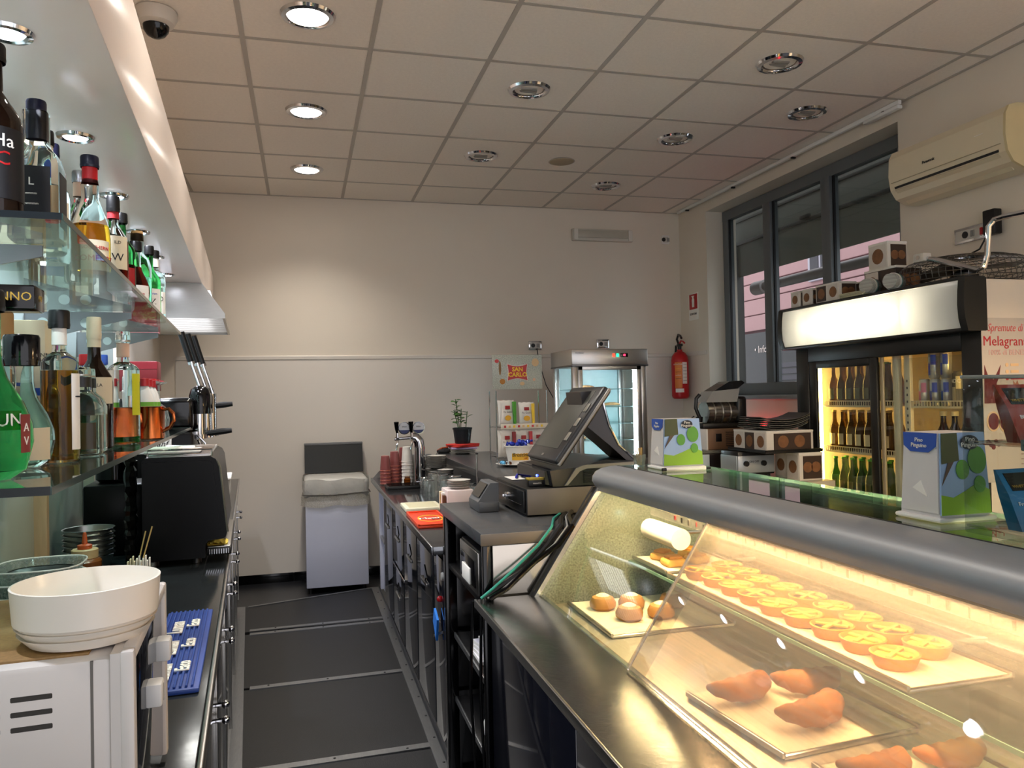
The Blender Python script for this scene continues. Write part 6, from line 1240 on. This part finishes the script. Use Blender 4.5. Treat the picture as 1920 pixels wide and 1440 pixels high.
for k in range(4):
    t = thing('folded_leaflet', 'curled pale leaflet lying before the cartons on the fridge, %s from below' % ORD[k], 'leaflet', (2.845, 3.50, ZF+.0115+.006*k), .05*k-.1, 'leaflets on the fridge')
    obj('sheet', MB().rbox(-.03, .04, -.10, .10, 0, .005, .002), [M('leaf_olive', '8a8768', .6), M('leaf_cream', 'bdb79c', .6)][k % 2], t); obj('fold', MB().tube([(-.03, -.10, .0025), (-.032, 0, .003), (-.03, .10, .0025)], .0026, 6), M('leaf_cream', 'bdb79c', .6), t)
# fan lying on its back
t = thing('floor_fan', 'large chrome floor fan lying on top of the fridge', 'fan', (3.185, 3.14, ZF+.012))
FW_ = M('fan_wire', '6d6a66', .3, .9)
R_ = .30
for (r, z) in ((R_, .055), (R_, .075), (R_*.97, .03), (R_*.97, .10), (R_*.85, .008), (R_*.85, .125), (R_*.68, .14), (R_*.5, .147), (R_*.33, .15), (R_*.18, .15)): obj('guard_ring', MB().tube([(r*math.cos(a*PI/20), r*math.sin(a*PI/20), z) for a in range(40)], .0022, 5, closed=True), FW_, t)
wm = MB().tube([(.05, 0, .151), (R_*.5, 0, .149), (R_*.85, 0, .127), (R_*.97, 0, .10), (R_+.001, 0, .065), (R_*.97, 0, .03), (R_*.85, 0, .008)], .0014, 4).mesh('guard_wire', FW_)
for k in range(60): o = link('guard_wire', wm, t); o.rotation_euler = (0, 0, k*PI/30)
obj('hub', MB().lathe([(.055, .148), (.055, .156), (.001, .158)], 20, cap=False), CHROME, t); obj('motor', MB().lathe([(.06, .0), (.065, .01), (.065, .07), (.04, .09), (.001, .09)], 20, cap=False), BLACK, t)
bl = MB().add([(.05, -.02, .08), (.26, -.07, .06), (.27, .06, .10), (.05, .03, .10), (.05, -.02, .083), (.26, -.07, .063), (.27, .06, .103), (.05, .03, .103)], [(0, 3, 2, 1), (4, 5, 6, 7), (0, 1, 5, 4), (1, 2, 6, 5), (2, 3, 7, 6), (3, 0, 4, 7)]).mesh('blade', M('fan_blade', '4d4a48', .35, .6))
for k in range(4): o = link('blade', bl, t); o.rotation_euler = (0, 0, k*PI/2+.3)
obj('stand_tube', MB().tube([(-.31, -.08, .125), (-.31, -.14, .11), (-.31, -.38, .022), (-.31, -.41, .03), (-.31, -.43, .08), (-.31, -.44, .20), (-.30, -.46, .225), (-.29, -.50, .23), (-.28, -.75, .22)], .012, 10), CHROME, t)
obj('tilt_clamp', MB().rbox(-.335, -.29, -.10, -.03, .11, .15, .006), M('clamp_light', 'c8c4bc', .4), t); obj('clamp_bolt', MB().cyl((-.34, -.065, .13), (-.28, -.065, .13), .010, 10), CHROME, t)
c_ = socket(XR-.0, 2.33, 'wall socket with plug and red switch above the fan', 'wall_socket', .10, y=3.42, rz=-PI/2); c_.location = (XR, 3.42, 2.335)
obj('red_switch', MB().rbox(.072, .09, -.018, -.012, -.02, .02, .003), RED, c_)
t = thing('power_adapter', 'black power plug block in front of the wall socket', 'plug', (XR-.018, 3.24, 2.36)); obj('block', MB().rbox(-.05, 0, -.035, .04, -.065, .065, .006), BLACK, t); obj('lead', MB().tube([(-.03, .03, -.06), (-.05, .06, -.13), (-.06, .16, -.16), (-.08, .25, -.14)], .005, 6), BLACK, t)
# air conditioner
t = thing('air_conditioner', 'cream wall-mounted air conditioner above the fridge', 'air conditioner', (XR, 3.0, 2.57))
ACM = M('aged_cream', 'd9cdb2', .4, noise=.02)
obj('body', MB().prism([(0, .02), (0, .30), (-.02, .312), (-.14, .315), (-.19, .30), (-.212, .26), (-.218, .16), (-.205, .08), (-.17, .03), (-.11, .005), (-.02, 0)], 'y', 0, .77), ACM, t, 25)
obj('end_cap', MB().prism([(0, .02), (0, .302), (-.02, .314), (-.14, .317), (-.192, .302), (-.214, .262), (-.22, .16), (-.207, .08), (-.172, .028), (-.11, .003), (-.02, -.002)], 'y', -.012, .002), M('cream_warm_lit', 'cdbd92', .45), t)  # yellower cream paints the warm light falling on this end
obj('outlet', MB().prism([(-.215, .085), (-.219, .092), (-.16, .018), (-.15, .02)], 'y', .03, .74) if False else MB().prism([(-.209, .082), (-.213, .094), (-.208, .096), (-.203, .084)], 'y', .04, .73), BLACK, t)
obj('louvre', MB().prism([(-.206, .078), (-.209, .074), (-.118, .000), (-.112, .003)], 'y', .04, .73), M('louvre_cream', 'd2c7aa', .4), t); obj('panel_line', MB().rbox(-.220, -.216, .02, .75, .118, .121, .0005, 1), M('line_tan', 'a89c80', .5), t)
text('lettering', 'Panasonic', .022, INK, t, (-.2205, .47, .17), (PI/2, 0, -PI/2), bold=.0005)
obj('status_light', MB().rbox(-.219, -.2165, .12, .17, .20, .203, .0005, 1), PAPER, t)
# ------------------------------------------------------------------ side table with juicer
t = thing('side_table', 'dark side table under the window carrying the juicer and biscuit boxes', 'table', (2.25, 3.72, 0))
obj('top', MB().rbox(0, .60, 0, 1.05, .96, 1.0, .004), M('table_cream', 'c9c0aa', .35), t)
for x in (.03, .54):
    for y in (.03, .98): obj('leg', MB().rbox(x, x+.035, y, y+.035, 0, .96, .003), STEEL, t)
obj('side_panel', MB().rbox(.008, .02, .03, 1.02, .25, .955, .003), M('table_panel', 'd2c9b4', .5), t)
ZS = 1.0005
t = thing('black_carton', 'black carton with white front under the brown box', 'box', (2.37, 4.34, ZS)); obj('box', MB().rbox(0, .26, 0, .26, 0, .125, .004), DKB, t); obj('front', MB().rbox(-.004, .0, .0, .24, .01, .12, .002), M('front_pale_blue', 'c4d2d8', .4), t); obj('near_front', MB().rbox(.0, .05, -.004, .0, .01, .12, .002), M('front_pale_blue', 'c4d2d8', .4), t)
for k in range(3):
    t = thing('grey_tray_sheet', 'grey paper sheet on the black carton, %s from below' % ORD[k], 'paper', (2.38+.01*k, 4.34, ZS+.126+.006*k), .05*k, 'sheets on the carton'); obj('sheet', MB().rbox(0, .28, 0, .25, 0, .005, .002), M('sheet_grey', '7a7870', .7), t); obj('corner', MB().prism([(0, 0), (.06, 0), (0, .06)], 'z', .0048, .0055), M('sheet_pale', '9a978c', .7), t)
t = thing('brown_box', 'brown ventilated box below the juicer', 'box', (2.42, 4.36, ZS+.145)); obj('case', MB().rbox(0, .26, 0, .22, 0, .13, .006), M('box_tan', '7c5c44', .5), t); obj('screen', MB().rbox(.06, .10, -.003, 0, .05, .10, .002), BLACK, t)
for k in range(8): obj('vent_slot', MB().rbox(.13, .21, -.002, .001, .02+.012*k, .025+.012*k, .0005, 1), DKB, t)
obj('edge_strip', MB().rbox(-.006, .004, -.004, .22, 0, .13, .002), WPLAST, t)
t = thing('citrus_juicer', 'black and silver electric citrus juicer with lever arm', 'juicer', (2.56, 4.47, ZS+.2755))
obj('foot', MB().rbox(-.15, .17, -.08, .09, 0, .035, .010), BLACK, t)
obj('motor', MB().cyl((-.10, 0, .10), (.11, 0, .10), .072, 24), M('juicer_steel', '8d857e', .22, .9), t)
for x in (-.055, .0, .055): obj('rib', MB().tube([(x, .074*math.cos(a*PI/10), .10+.074*math.sin(a*PI/10)) for a in range(20)], .004, 6, closed=True), STEEL, t)
obj('housing', MB().rbox(.095, .17, -.075, .08, .03, .20, .02, 3), BLACK, t); obj('hood', MB().prism([(-.12, .165), (.10, .165), (.12, .25), (-.07, .235)], 'y', -.07, .07), M('hood_smoke', 'a8a8a6', .25, .5), t)
obj('lid', MB().prism([(-.06, .236), (.11, .25), (.16, .285), (.14, .30), (.05, .295)], 'y', -.065, .065), BLACKG, t); obj('arm', MB().tube([(.10, 0, .20), (.13, 0, .24), (.135, 0, .265)], [.03, .026, .018], 10), BLACK, t)
obj('lever', MB().tube([(-.13, 0, .07), (-.155, 0, .13), (-.15, 0, .19), (-.125, 0, .215)], .012, 8), BLACK, t); obj('spout', MB().cyl((-.13, 0, .04), (-.13, 0, .075), .018, 14, .024), BLACK, t); obj('nozzle', MB().lathe([(.016, .005), (.018, .04)], 12, (-.13, 0, 0)), WPLAST, t)
obj('cable', MB().tube([(-.15, .03, .08), (-.18, .05, .05), (-.185, .05, .0), (-.165, .05, -.06)], .004, 6), BLACK, t)
t = thing('contact_grill', 'low black appliance with silver control panel and knobs', 'appliance', (2.43, 4.02, ZS)); obj('body', MB().rbox(0, .24, .006, .20, .02, .155, .006), BLACK, t)
pf_ = obj('control_panel', MB().rbox(-.004, .236, -.002, .008, .03, .13, .003), M('panel_silver', 'a8b0b4', .3, .4), t)
obj('control_panel', MB().rbox(-.008, .002, .01, .19, .03, .13, .003), M('panel_silver', 'a8b0b4', .3, .4), t)
for x in (.045, .16): obj('knob', MB().cyl((x, -.003, .085), (x, -.016, .085), .016, 14), BLACK, pf_)
text('lettering', 'ON OFF', .018, INK, pf_, (.10, -.0035, .095), (PI/2, 0, 0))
for x in (.02, .21): obj('foot', MB().rbox(x-.01, x+.01, .02, .18, 0, .021, .003), BLACK, t)
cookiebox('biscuit box on the side table, nearer one under the tray', 2.665, 3.78, ZS, .15, .12, .155); cookiebox('biscuit box on the side table, farther one under the tray', 2.69, 3.93, ZS, .15, .12, .155)
t = thing('black_tray', 'black tray holding printed biscuit boxes and menus', 'tray', (2.46, 3.79, ZS+.1565)); obj('tray', MB().rbox(0, .37, 0, .40, 0, .008, .003), BLACK, t)
for a in ((0, .37, 0, .006), (0, .37, .394, .40), (0, .006, 0, .40), (.364, .37, 0, .40)): obj('rim', MB().rbox(*a, .007, .020, .002, 1), BLACK, t)
cookiebox('long biscuit box with cookie pictures on the black tray', 2.48, 3.81, ZS+.165, .30, .34, .115)
for k in range(6):
    t = thing('menu', 'dark curled menu on the biscuit boxes, %s from below' % ORD[k], 'menu', (2.63+.004*k, 3.98, ZS+.282+.011*k), .03*math.sin(k*2.1), 'menus on the biscuit boxes')
    N = 8; v_ = []
    for i in range(N+1):
        x = -.16+.32*i/N; z = .035*(abs(x)/.16)**2.2*(1 if x > 0 else .5)
        for y in (-.11, .11): v_ += [(x, y, z), (x, y, z+.004)]
    f_ = []
    for i in range(N):
        a = 4*i; f_ += [(a, a+2, a+6, a+4), (a+1, a+5, a+7, a+3), (a, a+4, a+5, a+1), (a+2, a+3, a+7, a+6)]
    f_ += [(0, 1, 3, 2), (4*N, 4*N+2, 4*N+3, 4*N+1)]
    obj('cover', MB().add(v_, f_), M('menu_dark', '3a3834', .5) if k % 2 else M('menu_grey', '5a5a52', .5), t, 60); obj('page_edge', MB().rbox(-.158, -.154, -.105, .105, .018, .021, .001, 1), PAPER, t)
t = thing('red_light_bar', 'red light bar glowing on the wall below the window', 'light', (XR-.03, 5.38, 1.20)); obj('housing', MB().rbox(-.004, .004, -.30, .30, -.03, .03, .002), BLACK, t); obj('tube', MB().cyl((.014, -.29, .0), (.014, .29, .0), .007, 10), EM('red_tube', 'ff1830', 24), t); obj('clip', MB().rbox(.004, .0295, -.01, .01, -.028, -.02, .001), BLACK, t)  # housing added as a shield that keeps the red glow on the wall
# unseen pendant added for the warm light on ceiling and air conditioner
t = thing('added_pendant', 'unseen warm pendant lamp added over the customer side to warm the ceiling', 'lamp', (2.55, 1.3, 2.0))
obj('shade', MB().lathe([(.16, 0), (.13, .10), (.06, .17), (.04, .17), (.05, .16), (.12, .09), (.15, 0)], 24, cap=False), TR('pendant_shade', 'f0d8a8', .6), t)
obj('cord', MB().cyl((0, 0, .17), (0, 0, ZC-2.0), .004, 6), BLACK, t); obj('bulb', MB().ball((0, 0, .06), .035), EM('bulb_warm', 'ffd090', 20), t)
light('pendant_bulb', 'POINT', (0, 0, .06), 160, (1, .72, .42), t, shadow_soft_size=.05)
